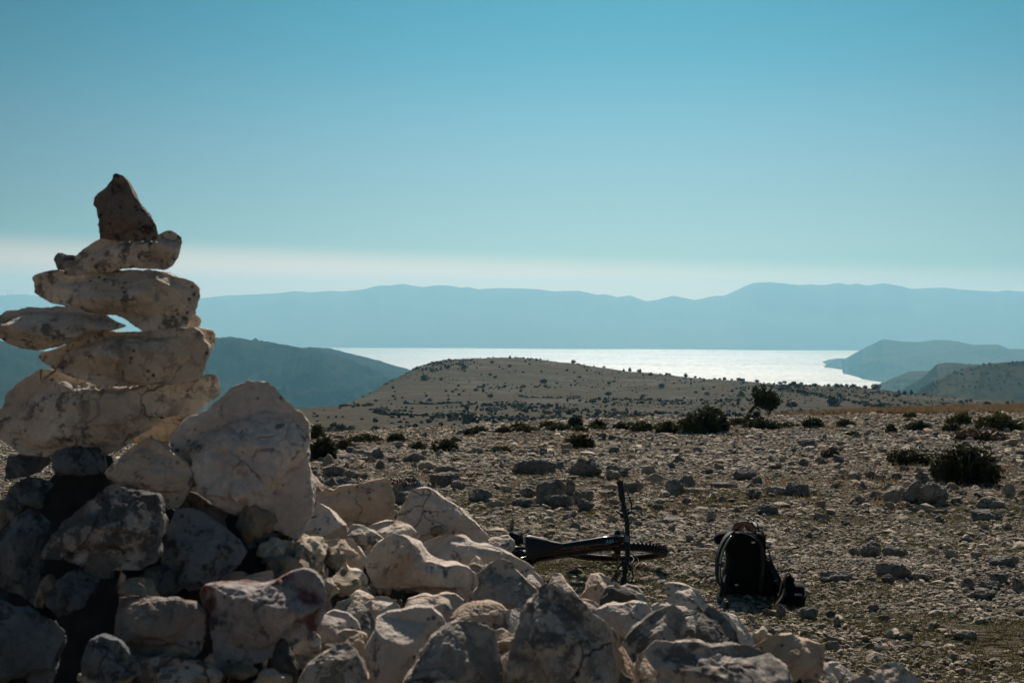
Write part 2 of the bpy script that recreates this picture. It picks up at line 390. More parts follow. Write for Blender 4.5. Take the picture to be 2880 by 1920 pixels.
g = mesh_obj('ground', np.stack([gx, gy, gzv], -1).reshape(-1, 3), grid_faces(len(US), len(YS)), M_ground); tag(g, kind='structure')

# ------------------------------------------------------------------ far land and sea
def ridge(name, pts, dc, base_d, mat, pxr, amp, seed, base_z=None, cols=420, rows=70, back=1500, pw=1.25, nsc=1/400, edge=0.0, jit=1.0):
    """hill range : crest through sight lines pts at distance dc(px), falling to the water at base_d(px) in front and behind"""
    pts = np.array(pts, float); px = np.linspace(pxr[0], pxr[1], cols)
    py = np.interp(px, pts[:, 0], pts[:, 1])
    D = np.array([dc(p) for p in px]); B = np.array([base_d(p) for p in px])
    V = []
    bz = SEA-4 if base_z is None else base_z
    for i in range(cols):
        c = P(px[i], py[i], D[i]); u = c.x/c.y
        c.z += jit*float(n2(np.array([px[i]*.11]), np.array([seed*1.0]), 3, seed)[0])*D[i]*.00022
        row = []
        for k in range(rows+12):
            if k <= 12:
                t = 1-k/12; d = D[i]+back*t; z = c.z-(c.z-bz)*t**1.5
            else:
                t = (k-12)/(rows-1); d = D[i]+(B[i]-D[i])*t; z = c.z-(c.z-bz)*(t**pw)
            row.append((u*d, d, z, t))
        V.append(row)
    V = np.array(V); t = V[..., 3]
    rn = n2(V[..., 0]*nsc, V[..., 1]*nsc*.45, 5, seed)
    gul = np.abs(rn)*-1.0+.3
    win = np.sin(np.clip(t, 0, 1)*math.pi)**.8
    relief = (V[:, 12:13, 2]-bz)
    V[..., 2] += np.minimum(amp, relief*.5)*gul*win
    V[..., 1] += amp*1.2*n2(V[..., 0]*nsc*.7, V[..., 1]*nsc*.7, 3, seed+5)*win
    o = mesh_obj(name, V[..., :3].reshape(-1, 3), grid_faces(cols, V.shape[1]), mat); tag(o, kind='structure'); return o
mt = [(-900, 842), (-400, 838), (0, 832), (24, 829), (61, 827), (92, 830), (160, 838), (300, 846), (420, 846), (561, 839), (633, 831), (775, 825), (832, 818), (872, 822), (939, 817), (959, 820), (1025, 813), (1061, 803), (1092, 803), (1133, 798), (1189, 807), (1230, 802), (1265, 803), (1296, 809), (1316, 807), (1347, 813), (1398, 810), (1469, 811), (1520, 814), (1561, 819), (1628, 817), (1679, 829), (1700, 827), (1736, 835), (1772, 831), (1818, 847), (1853, 842), (1894, 831), (1955, 844), (2012, 831), (2037, 832), (2088, 808), (2119, 795), (2165, 793), (2246, 801), (2282, 799), (2313, 802), (2359, 795), (2384, 801), (2410, 797), (2440, 803), (2486, 796), (2527, 803), (2563, 812), (2598, 810), (2649, 808), (2695, 813), (2802, 820), (2828, 816), (2880, 820), (3300, 826), (3800, 820)]
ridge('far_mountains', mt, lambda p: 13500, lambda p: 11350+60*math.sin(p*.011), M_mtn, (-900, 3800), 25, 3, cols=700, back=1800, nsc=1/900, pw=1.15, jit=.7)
pen = [(2318, 1031), (2335, 1021), (2364, 1014), (2388, 1002), (2424, 982), (2439, 974), (2466, 962), (2484, 953), (2507, 956), (2537, 960), (2582, 962), (2626, 956), (2662, 956), (2695, 960), (2733, 970), (2808, 970), (2838, 982), (2880, 981), (3300, 990), (3800, 985)]
shore = [(2318, 1033), (2345, 1036), (2368, 1040), (2372, 1052), (2385, 1053), (2419, 1062), (2424, 1066), (2470, 1075), (2540, 1088), (2700, 1110), (3800, 1200)]
sh = np.array(shore, float)
def shore_d(p):
    y = np.interp(p, sh[:, 0], sh[:, 1]); return 300*FP/(y-885-rollc*(p-1440))
ridge('headland_hill', pen, lambda p: min(7600, shore_d(p)+40+np.interp(p, [2318, 2440, 2600], [0, 900, 1500])), shore_d, M_pen, (2318, 3800), 60, 21, back=1500, nsc=1/500, pw=1.1, jit=.5)
rh2b = [(2440, 1100), (2460, 1085), (2507, 1066), (2552, 1046), (2576, 1043), (2608, 1042), (2700, 1030), (2900, 1030), (3800, 1030)]
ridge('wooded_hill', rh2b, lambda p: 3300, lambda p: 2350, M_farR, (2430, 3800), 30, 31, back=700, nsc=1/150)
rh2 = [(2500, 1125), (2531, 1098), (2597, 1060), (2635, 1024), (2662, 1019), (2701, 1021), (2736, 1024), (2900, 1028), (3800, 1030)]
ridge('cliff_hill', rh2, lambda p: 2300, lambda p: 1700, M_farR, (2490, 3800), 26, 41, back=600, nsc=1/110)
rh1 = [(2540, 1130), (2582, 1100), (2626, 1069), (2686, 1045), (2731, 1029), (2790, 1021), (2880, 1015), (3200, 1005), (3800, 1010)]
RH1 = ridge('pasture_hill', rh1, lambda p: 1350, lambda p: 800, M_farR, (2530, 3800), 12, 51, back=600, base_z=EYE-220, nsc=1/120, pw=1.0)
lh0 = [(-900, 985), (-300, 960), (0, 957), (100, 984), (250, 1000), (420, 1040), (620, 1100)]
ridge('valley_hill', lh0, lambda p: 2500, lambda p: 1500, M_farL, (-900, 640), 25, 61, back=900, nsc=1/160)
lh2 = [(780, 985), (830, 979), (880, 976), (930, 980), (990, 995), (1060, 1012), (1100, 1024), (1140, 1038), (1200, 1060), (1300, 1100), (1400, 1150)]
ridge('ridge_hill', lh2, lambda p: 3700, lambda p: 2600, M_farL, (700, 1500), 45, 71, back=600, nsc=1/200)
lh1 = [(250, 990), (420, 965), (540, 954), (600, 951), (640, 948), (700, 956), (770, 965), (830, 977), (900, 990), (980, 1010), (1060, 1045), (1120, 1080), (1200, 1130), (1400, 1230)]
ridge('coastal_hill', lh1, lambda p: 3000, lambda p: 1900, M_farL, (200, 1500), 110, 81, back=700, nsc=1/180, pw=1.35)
sea = mesh_obj('sea', [(x, y, SEA) for x in np.linspace(-9000, 9000, 30) for y in np.linspace(1100, 11900, 30)], grid_faces(30, 30), M_sea); tag(sea, kind='structure')
# haze : one closed box of even air round everything
def haze():
    x, y0, y1, z0, z1 = 15500, -400, 15800, SEA-30, EYE+420
    V = [(sx*x, yy, zz) for sx in (-1, 1) for yy in (y0, y1) for zz in (z0, z1)]
    F = [(0, 1, 3, 2), (4, 6, 7, 5), (0, 4, 5, 1), (2, 3, 7, 6), (0, 2, 6, 4), (1, 5, 7, 3)]
    m = bpy.data.materials.new('haze air'); m.use_nodes = True; n = m.node_tree; n.nodes.clear()
    o = n.nodes.new('ShaderNodeOutputMaterial'); v = n.nodes.new('ShaderNodeVolumePrincipled'); n.links.new(v.outputs[0], o.inputs['Volume'])
    v.inputs['Color'].default_value = HAZE_COL; v.inputs['Density'].default_value = HAZE_D; v.inputs['Anisotropy'].default_value = .3
    tag(mesh_obj('haze', V, F, m, smooth=False), kind='stuff')
HAZE_COL = (.27, .67, .87, 1); HAZE_D = 1.0e-4
haze()
# ------------------------------------------------------------------ stones
def stone_shape(sub, seed, facets=7, amp=.07, rough=.02, front=True):
    """unit stone : chiselled sphere directions -> function used by the generators below"""
    V, F = ico(sub); V = V.copy(); r = np.random.default_rng(seed)
    for _ in range(facets):
        n = r.normal(size=3); n /= np.linalg.norm(n); off = r.uniform(.58, .86)
        dd = V@n; k = dd > off; V[k] -= np.outer(dd[k]-off, n)*.93
    V *= (1+amp*fbm(V*1.6+seed*3.1, 3, seed)+rough*fbm(V*7+seed, 4, seed+9))[:, None]
    return V, F
def scatter_rock(name, pos, size, mat, seed, sub=3, rot=None, facets=8, parent=None, amp=.16, rough=.05, sink=.18):
    V, F = stone_shape(sub, seed, facets, amp, rough)
    r = random.Random(seed); V = V*np.array(size)/2
    a = rot if rot is not None else r.uniform(0, 6.28)
    M = np.array((Matrix.Rotation(a, 3, 'Z')@Matrix.Rotation(r.uniform(-.15, .15), 3, 'X')))
    V = V@M.T; V[:, 2] -= V[:, 2].min()+size[2]*sink
    o = mesh_obj(name, V, F, mat, parent, smooth=sub >= 4)
    o.location = pos; return o
STONES = []
def traced(spec, poly, d, mk, seed, label, thick=.85, lean=.35, sub=5, name='limestone_rock', cat='rock', group=None, full=.62, facets=16, amp=1.0):
    """a stone whose outline seen from the path is poly (photo px), standing at distance d, with real depth"""
    ox, oy, s = spec; pl = np.array(poly, float)*s+np.array([ox, oy]); pl = pl.mean(0)+(pl-pl.mean(0))*(1.0 if name == 'cairn_stone' else 1.03)
    q = pl; qn = np.roll(q, -1, 0); cr_ = q[:, 0]*qn[:, 1]-qn[:, 0]*q[:, 1]; A = cr_.sum()/2
    cx = ((q[:, 0]+qn[:, 0])*cr_).sum()/(6*A); cy = ((q[:, 1]+qn[:, 1])*cr_).sum()/(6*A)
    th = np.linspace(-math.pi, math.pi, 361)[:-1]; rad = np.zeros(360)
    for i, t in enumerate(th):
        dx, dy = math.cos(t), -math.sin(t); best = 0
        for a, b in zip(q, qn):
            ex, ey = b-a; den = dx*ey-dy*ex
            if abs(den) < 1e-9: continue
            tt = ((a[0]-cx)*ey-(a[1]-cy)*ex)/den; ss = ((a[0]-cx)*dy-(a[1]-cy)*dx)/den
            if -1e-6 <= ss <= 1+1e-6 and tt > best: best = tt
        rad[i] = best
    rad = np.maximum(rad, 2.0)
    k = np.array([.15, .7, .15]); rad = np.convolve(np.concatenate([rad[-1:], rad, rad[:1]]), k, 'valid')
    ft = np.fft.rfft(rad); ft[4:] = 0; rs = np.fft.irfft(ft, 360)
    V0, F = ico(sub); r = np.random.default_rng(seed)
    a, b, c = V0[:, 0], V0[:, 1], V0[:, 2]          # right, up, depth
    rho = np.sqrt(a*a+b*b); ang = np.arctan2(b, a)
    tp = np.arctan2(rho, np.abs(c))/(math.pi/2)
    rr = np.interp(ang, np.append(th, math.pi), np.append(rad, rad[0])); r2 = np.interp(ang, np.append(th, math.pi), np.append(rs, rs[0]))
    w3 = np.clip(tp, 0, 1)**2.5
    re = r2+(rr-r2)*w3
    px2m = d/FP
    pr = np.sin(tp*math.pi/2)**full; dp = np.cos(tp*math.pi/2)**.62
    size = math.sqrt(abs(A)/math.pi)*px2m
    T = size*thick
    X = np.cos(ang)*re*pr*px2m; Y = np.sin(ang)*re*pr*px2m; Z = np.sign(c)*dp*T
    Q = np.stack([X, Y, Z], 1)
    for fi in range(facets+6*(sub >= 5)):                         # broken faces on the near and far side; the outline stays
        while True:
            n = r.normal(size=3); n[2] = -abs(n[2]) if r.random() < .75 else abs(n[2]); n /= np.linalg.norm(n)
            if .22 < abs(n[2]) < .93: break
        Qs = Q/np.array([max(1e-6, np.abs(X).max()), max(1e-6, np.abs(Y).max()), T]); sup = (Qs@n).max(); off = sup*(r.uniform(.50, .84) if fi < facets*.75 else r.uniform(.80, .95))
        dd = Qs@n; kk = (dd > off) & (np.sign(Q[:, 2]) == np.sign(n[2]))
        zn = Qs[:, 2]-(dd-off)/n[2]
        zn = np.where(np.sign(zn) != np.sign(n[2]), .02*np.sign(n[2]), zn)
        Q[kk, 2] = zn[kk]*T
    Z = Q[:, 2]+lean*np.clip(Q[:, 1], -2*size, 2*size)*.8
    Q[:, 2] = Z
    nrm = Q/np.maximum(np.linalg.norm(Q, axis=1), 1e-6)[:, None]
    inner = 1-.75*np.clip((tp-.6)/.4, 0, 1)          # keep the traced outline crisp
    base = Q/size
    nz = .05*fbm(base*.9+seed*1.7, 2, seed)*inner + amp*(-.03*np.abs(fbm(base*1.9+seed, 3, seed+3)))*inner - amp*.05*np.clip(.16-np.abs(vnoise(base*2.6+seed*2.3, seed+5)), 0, 1)/.16*inner + amp*.03*fbm(base*4.5+seed, 4, seed+7)*(.45+.55*inner)+.014*fbm(base*14+seed, 3, seed+11)
    Q = Q+nrm*(nz*size)[:, None]
    ctr = P(cx, cy, d)
    # camera plane axes as the stone's own axes in the world
    W = np.outer(Q[:, 0], np.array(Rv))+np.outer(Q[:, 1], np.array(Uv))+np.outer(Q[:, 2], np.array([0, 1, 0]))
    o = mesh_obj(name, W, F[:, ::-1], MATS[mk] if isinstance(mk, str) else mk, None, True, loc=ctr)
    tag(o, label, cat, group); STONES.append((ctr, size, o, T)); return o
S1 = (0, 460, 720/2352); S2 = (0, 900, 900/2352); S3 = (0, 1320, 900/2352); S4 = (780, 1320, 900/2352); S5 = (1400, 1320, 900/2352); S6 = (2000, 1320, 880/2300); S0 = (0, 0, 1)
def T_(spec, txt, d, mk, label, **kw):
    poly = [tuple(float(v) for v in p.split(',')) for p in txt.split()]
    T_.n += 1; return traced(spec, poly, d, mk, 100+T_.n*7, label, **kw)
T_.n = 0
CG = 'stones of the cairn'; PG = 'stones of the rock pile'
# the cairn, from the top down
K = dict(lean=.2, group=CG, thick=.8, name='cairn_stone', cat='stone')
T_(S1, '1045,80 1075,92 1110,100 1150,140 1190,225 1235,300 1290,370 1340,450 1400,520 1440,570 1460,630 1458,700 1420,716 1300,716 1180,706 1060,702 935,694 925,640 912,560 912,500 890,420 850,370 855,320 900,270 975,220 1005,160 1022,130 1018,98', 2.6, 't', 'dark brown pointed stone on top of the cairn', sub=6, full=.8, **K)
T_(S1, '1460,650 1500,615 1550,607 1600,625 1660,670 1680,715 1660,790 1640,860 1600,930 1550,970 1500,982 1440,965 1330,955 1200,965 1050,975 900,985 760,1015 660,1040 600,1025 590,990 620,930 680,860 740,800 820,740 920,690 1060,678 1180,690 1300,700 1400,700', 2.6, 'w', 'sloping grey stone directly under the pointed top stone of the cairn', sub=6, **K)
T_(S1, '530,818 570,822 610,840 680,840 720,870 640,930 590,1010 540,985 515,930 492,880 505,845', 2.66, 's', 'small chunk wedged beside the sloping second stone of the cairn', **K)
T_(S1, '360,1000 440,972 530,965 640,1030 800,1005 1000,980 1200,972 1350,975 1440,985 1520,1000 1600,1035 1700,1055 1780,1090 1825,1140 1832,1220 1815,1310 1780,1390 1745,1470 1720,1510 1600,1505 1450,1530 1330,1540 1260,1500 1190,1450 1080,1400 1000,1385 870,1385 780,1370 700,1330 600,1300 500,1290 430,1260 360,1230 310,1180 300,1120 280,1050 300,1020', 2.6, 'w', 'long pitted slab of the cairn, broad at its right end, third from the top', sub=6, **K)
T_(S1, '1790,1380 1840,1420 1850,1450 1830,1500 1740,1515 1690,1500 1720,1440', 2.74, 'n', 'small tan chip behind the right end of the long pitted slab', **K)
T_(S0, '-30,905 0,882 9,873 46,872 77,867 122,864 153,861 196,863 233,874 275,884 294,885 330,904 364,916 352,921 318,929 260,936 230,946 199,963 168,975 115,985 69,978 31,967 8,954 -10,940', 2.56, 'w', 'tapering flat slab sticking out of the cairn at the left', sub=6, **K)
T_(S2, '560,140 650,105 780,95 950,90 1100,85 1250,70 1350,60 1400,50 1450,65 1490,100 1500,150 1540,190 1545,240 1520,300 1510,360 1490,410 1420,450 1260,468 1100,474 880,480 740,465 620,435 500,405 400,365 320,315 275,270 290,240 400,210 480,180', 2.58, 'w', 'lens shaped cracked slab low in the cairn, above the big base boulder', sub=6, **K)
T_(S2, '1440,50 1560,75 1580,100 1578,180 1555,212 1510,190 1440,120', 2.7, 'n', 'small brown chip at the right end of the lens shaped slab', **K)
T_(S2, '80,510 150,450 220,395 300,372 400,362 500,400 620,430 740,455 880,465 1100,465 1260,460 1420,445 1500,395 1530,378 1580,400 1610,440 1625,550 1560,590 1500,640 1420,690 1300,700 1180,730 1080,745 1000,800 960,860 930,920 880,960 800,990 700,985 680,960 600,965 480,935 440,960 360,1005 260,995 160,970 60,900 0,860 -40,760 -40,700 20,620 40,560', 2.6, 'w', 'broad cracked base boulder carrying the stacked stones of the cairn', sub=6, **{**K, 'thick': .6, 'lean': .2})
T_(S2, '900,900 1080,740 1300,700 1500,640 1350,720 1260,850 1230,970 1100,900 1000,900', 2.78, 'n', 'tan stone in the hollow right under the base boulder', **K)
T_(S2, '1780,450 1870,455 1950,500 2030,560 2065,620 2110,640 2220,690 2255,750 2275,850 2270,950 2285,1100 2320,1250 2335,1340 2320,1430 2260,1540 2230,1570 2150,1550 2050,1500 1900,1440 1700,1370 1550,1280 1440,1200 1380,1100 1300,1010 1240,930 1240,870 1280,790 1330,720 1420,700 1530,610 1600,590 1650,520 1720,470', 2.48, 'p', 'large white boulder leaning against the right side of the cairn', sub=6, **{**K, 'lean': .55, 'thick': .75, 'amp': 1.5})
K.update(lean=.3)
T_(S2, '1060,870 1140,890 1210,950 1290,1000 1370,1060 1410,1120 1415,1200 1390,1270 1330,1370 1250,1380 1180,1330 1100,1290 1000,1250 880,1200 780,1150 775,1100 830,1050 900,980 980,920', 2.42, 'n', 'brown angular stone between the base boulder and the white boulder', sub=6, **K)
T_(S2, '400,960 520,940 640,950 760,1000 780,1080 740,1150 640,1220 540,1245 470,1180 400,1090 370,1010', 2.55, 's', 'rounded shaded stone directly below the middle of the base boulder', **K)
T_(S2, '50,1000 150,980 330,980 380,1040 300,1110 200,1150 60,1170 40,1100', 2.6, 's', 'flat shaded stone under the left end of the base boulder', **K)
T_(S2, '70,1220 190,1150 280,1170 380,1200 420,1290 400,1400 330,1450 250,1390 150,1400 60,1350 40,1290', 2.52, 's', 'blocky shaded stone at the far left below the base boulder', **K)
T_(S3, '740,130 800,120 900,160 1000,200 1120,200 1160,280 1210,400 1215,480 1150,520 1200,600 1180,660 1100,700 980,715 860,725 760,720 640,680 500,640 330,640 330,580 380,480 440,400 540,320 620,250 700,180', 2.2, 'k', 'eroded black and white stone jutting out below the cairn', sub=6, **{**K, 'lean': .6, 'amp': 1.8})
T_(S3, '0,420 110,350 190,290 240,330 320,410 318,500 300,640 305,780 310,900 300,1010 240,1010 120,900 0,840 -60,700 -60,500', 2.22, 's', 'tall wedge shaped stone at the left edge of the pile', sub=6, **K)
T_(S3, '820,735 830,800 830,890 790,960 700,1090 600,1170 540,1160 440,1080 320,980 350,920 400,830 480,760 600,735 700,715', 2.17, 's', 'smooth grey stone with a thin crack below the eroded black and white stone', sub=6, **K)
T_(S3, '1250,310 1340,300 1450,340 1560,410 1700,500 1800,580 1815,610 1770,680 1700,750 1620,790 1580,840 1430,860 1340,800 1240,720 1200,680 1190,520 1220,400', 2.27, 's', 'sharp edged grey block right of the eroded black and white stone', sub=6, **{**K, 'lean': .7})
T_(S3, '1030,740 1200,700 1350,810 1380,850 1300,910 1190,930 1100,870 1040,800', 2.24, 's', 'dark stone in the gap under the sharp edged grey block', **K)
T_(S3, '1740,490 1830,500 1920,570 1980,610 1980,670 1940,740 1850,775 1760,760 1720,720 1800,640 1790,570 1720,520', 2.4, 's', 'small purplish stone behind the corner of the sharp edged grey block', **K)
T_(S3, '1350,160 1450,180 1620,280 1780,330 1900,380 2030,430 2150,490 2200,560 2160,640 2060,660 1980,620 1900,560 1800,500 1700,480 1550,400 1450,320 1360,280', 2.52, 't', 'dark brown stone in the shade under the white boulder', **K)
K.update(group=PG, name='pile_stone')
T_(S3, '2080,620 2160,560 2200,600 2280,680 2350,730 2350,800 2250,790 2150,790 2050,840 1990,850 2000,760 2040,700', 2.42, 'c', 'tan ridged rock between the white boulder and the red veined rock', **K)
T_(S3, '1640,790 1740,750 1850,780 1900,760 1990,740 2010,790 1980,850 1900,875 1800,870 1680,860 1590,850', 2.28, 'n', 'small tan sliver lying on top of the red veined rock', **K)
T_(S3, '860,960 1000,950 1150,960 1280,960 1400,1000 1490,1080 1490,1200 1485,1310 1430,1370 1300,1375 1180,1370 1040,1365 930,1350 860,1270 845,1180 850,1080', 2.02, 'u', 'squarish block with a rust red stain on its right side', sub=6, **{**K, 'lean': .5})
T_(S3, '1480,870 1580,855 1700,870 1850,870 2000,850 2100,790 2200,760 2290,790 2350,850 2380,950 2380,1050 2330,1150 2200,1240 2090,1310 1960,1370 1800,1430 1700,1465 1640,1450 1600,1350 1570,1200 1530,1070 1480,990 1450,920', 2.05, 'r', 'large blue grey rock with dark red veins', sub=6, **{**K, 'lean': .5})
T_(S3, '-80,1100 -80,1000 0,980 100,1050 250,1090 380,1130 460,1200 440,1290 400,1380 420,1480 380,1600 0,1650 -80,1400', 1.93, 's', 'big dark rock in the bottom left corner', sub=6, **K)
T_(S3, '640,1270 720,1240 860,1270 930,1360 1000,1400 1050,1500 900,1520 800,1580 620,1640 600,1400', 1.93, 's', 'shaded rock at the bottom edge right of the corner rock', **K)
T_(S3, '1040,1400 1250,1390 1450,1440 1640,1500 1600,1600 1100,1640 1010,1500', 1.95, 'm', 'bluish flat rock at the bottom below the rust stained block', **K)
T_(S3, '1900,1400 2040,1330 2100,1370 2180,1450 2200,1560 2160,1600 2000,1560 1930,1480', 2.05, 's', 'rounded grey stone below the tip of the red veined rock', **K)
T_(S4, '60,1300 100,1240 200,1170 260,1180 310,1240 320,1350 280,1400 200,1370 120,1330', 2.14, 'c', 'pale stone with a sunlit corner right below the red veined rock', **K)
K.update(thick=.9, lean=1.25)
# the pile to the right
T_(S4, '290,180 380,140 420,160 480,120 600,110 720,80 800,68 825,90 845,200 855,320 860,400 760,420 640,440 540,430 510,410 420,340 290,260', 3.3, 'n', 'upright tan slab with a long vertical crack at the top of the pile', sub=6, **{**K, 'lean': .1, 'thick': .45, 'amp': .5})
T_(S4, '120,450 200,400 290,250 380,300 450,370 500,410 520,480 500,530 400,510 300,560 240,630 180,570 140,520', 3.05, 'c', 'smooth pale stone beside the foot of the white boulder', sub=6, **{**K, 'lean': .3, 'amp': .6})
T_(S4, '230,30 300,90 350,130 340,170 280,190 220,160', 3.5, 'n', 'brown stone corner showing behind the white boulder', **K)
T_(S4, '985,155 1080,145 1130,160 1220,220 1330,280 1390,350 1450,390 1510,450 1530,480 1560,570 1480,570 1300,520 1150,520 1070,550 1040,490 960,440 870,390 900,310 950,230', 3.3, 'p', 'angular grey and tan block beside the upright cracked slab', sub=6, **{**K, 'lean': .25, 'thick': .7})
T_(S4, '820,390 900,390 980,420 1040,470 1045,530 980,520 850,510 760,500 640,450 700,410', 3.05, 'c', 'flat stone lying at the foot of the upright cracked slab', **K)
T_(S4, '540,420 620,430 700,460 780,510 760,575 660,610 600,570 520,530 515,470', 2.95, 'm', 'small speckled stone wedged under the upright cracked slab', **K)
T_(S4, '330,540 430,530 540,530 600,590 650,640 640,690 590,740 480,700 400,660 350,690 280,640 290,600', 2.8, 'n', 'orange tan wedge below the smooth pale stone', **K)
T_(S4, '370,670 410,650 470,700 540,740 620,750 665,800 675,880 640,890 560,870 480,830 380,820 335,780 345,710', 2.66, 'c', 'elongated bone shaped stone below the orange tan wedge', **K)
T_(S4, '720,580 790,520 860,500 950,520 1050,560 1080,600 1150,680 1200,720 1300,690 1390,710 1460,770 1480,860 1440,900 1370,940 1300,920 1200,920 1080,890 950,860 840,855 740,850 690,810 650,720 660,650', 2.72, 'c', 'long humped cream rock in the middle of the pile', sub=6, **{**K, 'lean': .65})
T_(S4, '1080,550 1180,505 1280,498 1400,530 1500,560 1640,590 1760,650 1850,690 1895,740 1870,790 1820,810 1750,750 1640,720 1560,740 1400,720 1300,710 1200,740 1120,680', 3.0, 'p', 'long flat slab pointing at the bicycle', sub=6, **{**K, 'lean': .55, 'amp': .6})
T_(S4, '1500,540 1600,510 1690,495 1740,530 1745,570 1700,615 1640,610 1560,590', 3.3, 'c', 'small rounded stone next to the bicycle saddle', **K)
T_(S4, '1460,645 1500,670 1535,710 1530,760 1480,775 1420,760 1405,710', 2.78, 'c', 'little pointed stone between the humped rock and the flat slab', **K)
T_(S4, '1560,710 1660,680 1720,700 1770,770 1840,830 1920,900 1925,950 1850,980 1790,1040 1690,1050 1580,1020 1450,1020 1370,980 1450,900 1490,860 1470,780', 2.62, 'm', 'big spotted rock below the long flat slab', sub=6, **{**K, 'lean': .65})
T_(S4, '1840,790 1900,770 1960,820 1970,870 1940,910 1880,900 1830,850', 2.9, 'c', 'small cream stone right of the spotted rock', **K)
T_(S4, '950,960 1100,940 1200,935 1300,930 1370,970 1360,1030 1280,1060 1240,1110 1180,1090 1110,1060 1000,1060 930,1050', 2.58, 'c', 'flat shadowed stone under the humped cream rock', **K)
T_(S4, '410,850 470,825 530,850 540,900 600,890 700,930 740,950 700,980 620,1000 560,1010 450,980 400,920', 2.55, 'c', 'jagged small rock below the bone shaped stone', **K)
T_(S4, '630,1000 720,950 800,950 880,990 925,1050 820,1070 760,1100 700,1090 660,1050', 2.45, 'p', 'small pale flat stone above the smooth faceted rock', **K)
T_(S4, '430,1000 520,975 610,1010 680,1050 715,1110 720,1200 690,1280 640,1240 600,1160 520,1110 400,1070', 2.37, 'm', 'knobbly stone left of the smooth faceted rock', **K)
T_(S4, '330,1090 400,1065 500,1080 580,1130 620,1200 560,1230 450,1240 400,1300 330,1340 300,1250 290,1160', 2.22, 'p', 'rounded pale stone right of the red veined rock', **K)
T_(S4, '480,1200 560,1200 650,1230 680,1280 650,1350 640,1410 560,1350 480,1300 410,1300 420,1230', 2.17, 'n', 'brown faced stone below the rounded pale stone', **K)
T_(S4, '720,1110 800,1070 900,1060 1000,1040 1120,1040 1200,1100 1240,1180 1200,1240 1110,1270 1080,1330 1040,1440 960,1500 880,1570 760,1570 690,1500 670,1400 650,1290 700,1220 730,1180', 2.1, 'p', 'smooth faceted rock with a dark front face and sunlit top', sub=6, **{**K, 'lean': .5, 'amp': .35, 'facets': 4})
T_(S4, '160,1540 230,1430 320,1370 420,1310 500,1300 570,1340 620,1420 660,1520 680,1620 160,1640', 1.92, 'm', 'rounded lichen blotched rock at the bottom edge left of the faceted rock', sub=6, **{**K, 'lean': .65})
T_(S4, '1250,1100 1330,1040 1430,1000 1530,990 1640,1010 1690,1050 1700,1150 1720,1220 1600,1210 1450,1190 1300,1180 1240,1160', 2.35, 'c', 'dome shaped stone behind the dark mottled rock', sub=6, **K)
T_(S4, '1680,1050 1790,1040 1780,1100 1740,1230 1690,1220', 2.34, 'c', 'narrow stone between the dome and the tall veined boulder', **K)
T_(S4, '880,1620 960,1500 1040,1410 1080,1330 1130,1260 1250,1190 1340,1155 1450,1170 1540,1190 1600,1230 1620,1330 1640,1420 1660,1560 1650,1660 900,1680', 1.95, 'm', 'wide mottled rock with black lichen at the bottom centre of the pile', sub=6, **{**K, 'lean': .75, 'amp': 1.3})
T_(S4, '1600,1200 1650,1190 1720,1220 1730,1290 1690,1370 1640,1340 1610,1270', 2.12, 'n', 'small orange tan stone left of the tall veined boulder', **K)
T_(S5, '330,890 400,870 480,930 600,990 720,1080 800,1150 830,1280 850,1400 870,1640 60,1640 70,1390 120,1230 170,1100 230,1000 300,940', 1.97, 'm', 'tall mottled boulder with a dark vertical vein, biggest of the lower pile', sub=6, **{**K, 'lean': .5, 'amp': 1.3})
T_(S5, '370,860 420,775 470,790 520,850 560,890 610,940 580,965 500,930 420,890', 2.75, 'c', 'pointed stone just behind the tip of the tall mottled boulder', **K)
T_(S5, '600,930 650,880 690,790 760,785 840,830 910,870 850,890 800,900 790,990 770,1020 700,980', 2.8, 'n', 'angular tan stone below the bicycle handlebar', **K)
T_(S5, '800,880 840,870 920,880 960,862 1030,880 1100,960 1100,1010 990,1000 900,1020 780,1030 790,950', 2.68, 'm', 'grey topped stone beside the lower end of the handlebar', **K)
T_(S5, '590,960 700,970 770,1020 700,1060 620,1030', 2.62, 'c', 'low cream stone behind the shoulder of the tall mottled boulder', **K)
T_(S5, '720,1040 850,1010 980,990 1100,1000 1130,1050 1160,1080 1100,1120 1000,1170 930,1240 910,1280 840,1220 800,1150 740,1090', 2.5, 'p', 'wide flat topped stone right of the tall mottled boulder', sub=6, **{**K, 'lean': .75})
T_(S5, '1240,860 1300,855 1400,870 1480,900 1530,980 1550,1050 1500,1090 1420,1070 1340,1030 1270,1000 1250,920', 2.85, 'c', 'upright rounded slab left of the backpack shadow', **K)
T_(S5, '1130,1010 1220,980 1300,1010 1380,1010 1430,1070 1340,1080 1200,1090 1150,1070', 2.66, 'c', 'low reddish stone below the upright rounded slab', **K)
T_(S5, '980,1200 1080,1120 1180,1060 1300,1020 1380,1080 1390,1150 1360,1230 1300,1290 1200,1310 1100,1350 1040,1410 960,1420 910,1330 920,1260', 2.3, 'm', 'slanting lichen streaked rock left of the dark rounded rock', sub=6, **{**K, 'lean': .75})
T_(S5, '1380,1110 1480,1090 1500,1130 1460,1200 1470,1280 1440,1310 1370,1290 1390,1180', 2.45, 'p', 'pale stone squeezed between the streaked rock and the dark rounded rock', **K)
T_(S5, '1570,1040 1620,1050 1690,1110 1750,1190 1770,1280 1700,1325 1600,1325 1490,1300 1450,1210 1480,1120', 2.32, 'd', 'dark rounded rock near the backpack', sub=6, **K)
T_(S5, '1660,1070 1780,1110 1840,1180 1880,1270 1840,1320 1770,1320 1740,1210 1680,1130', 2.48, 'c', 'cream stone half hidden behind the dark rounded rock', **K)
T_(S5, '1840,1210 1940,1220 1990,1250 1920,1290 1860,1290', 2.62, 'p', 'thin pale stone at the far right rim of the pile', **K)
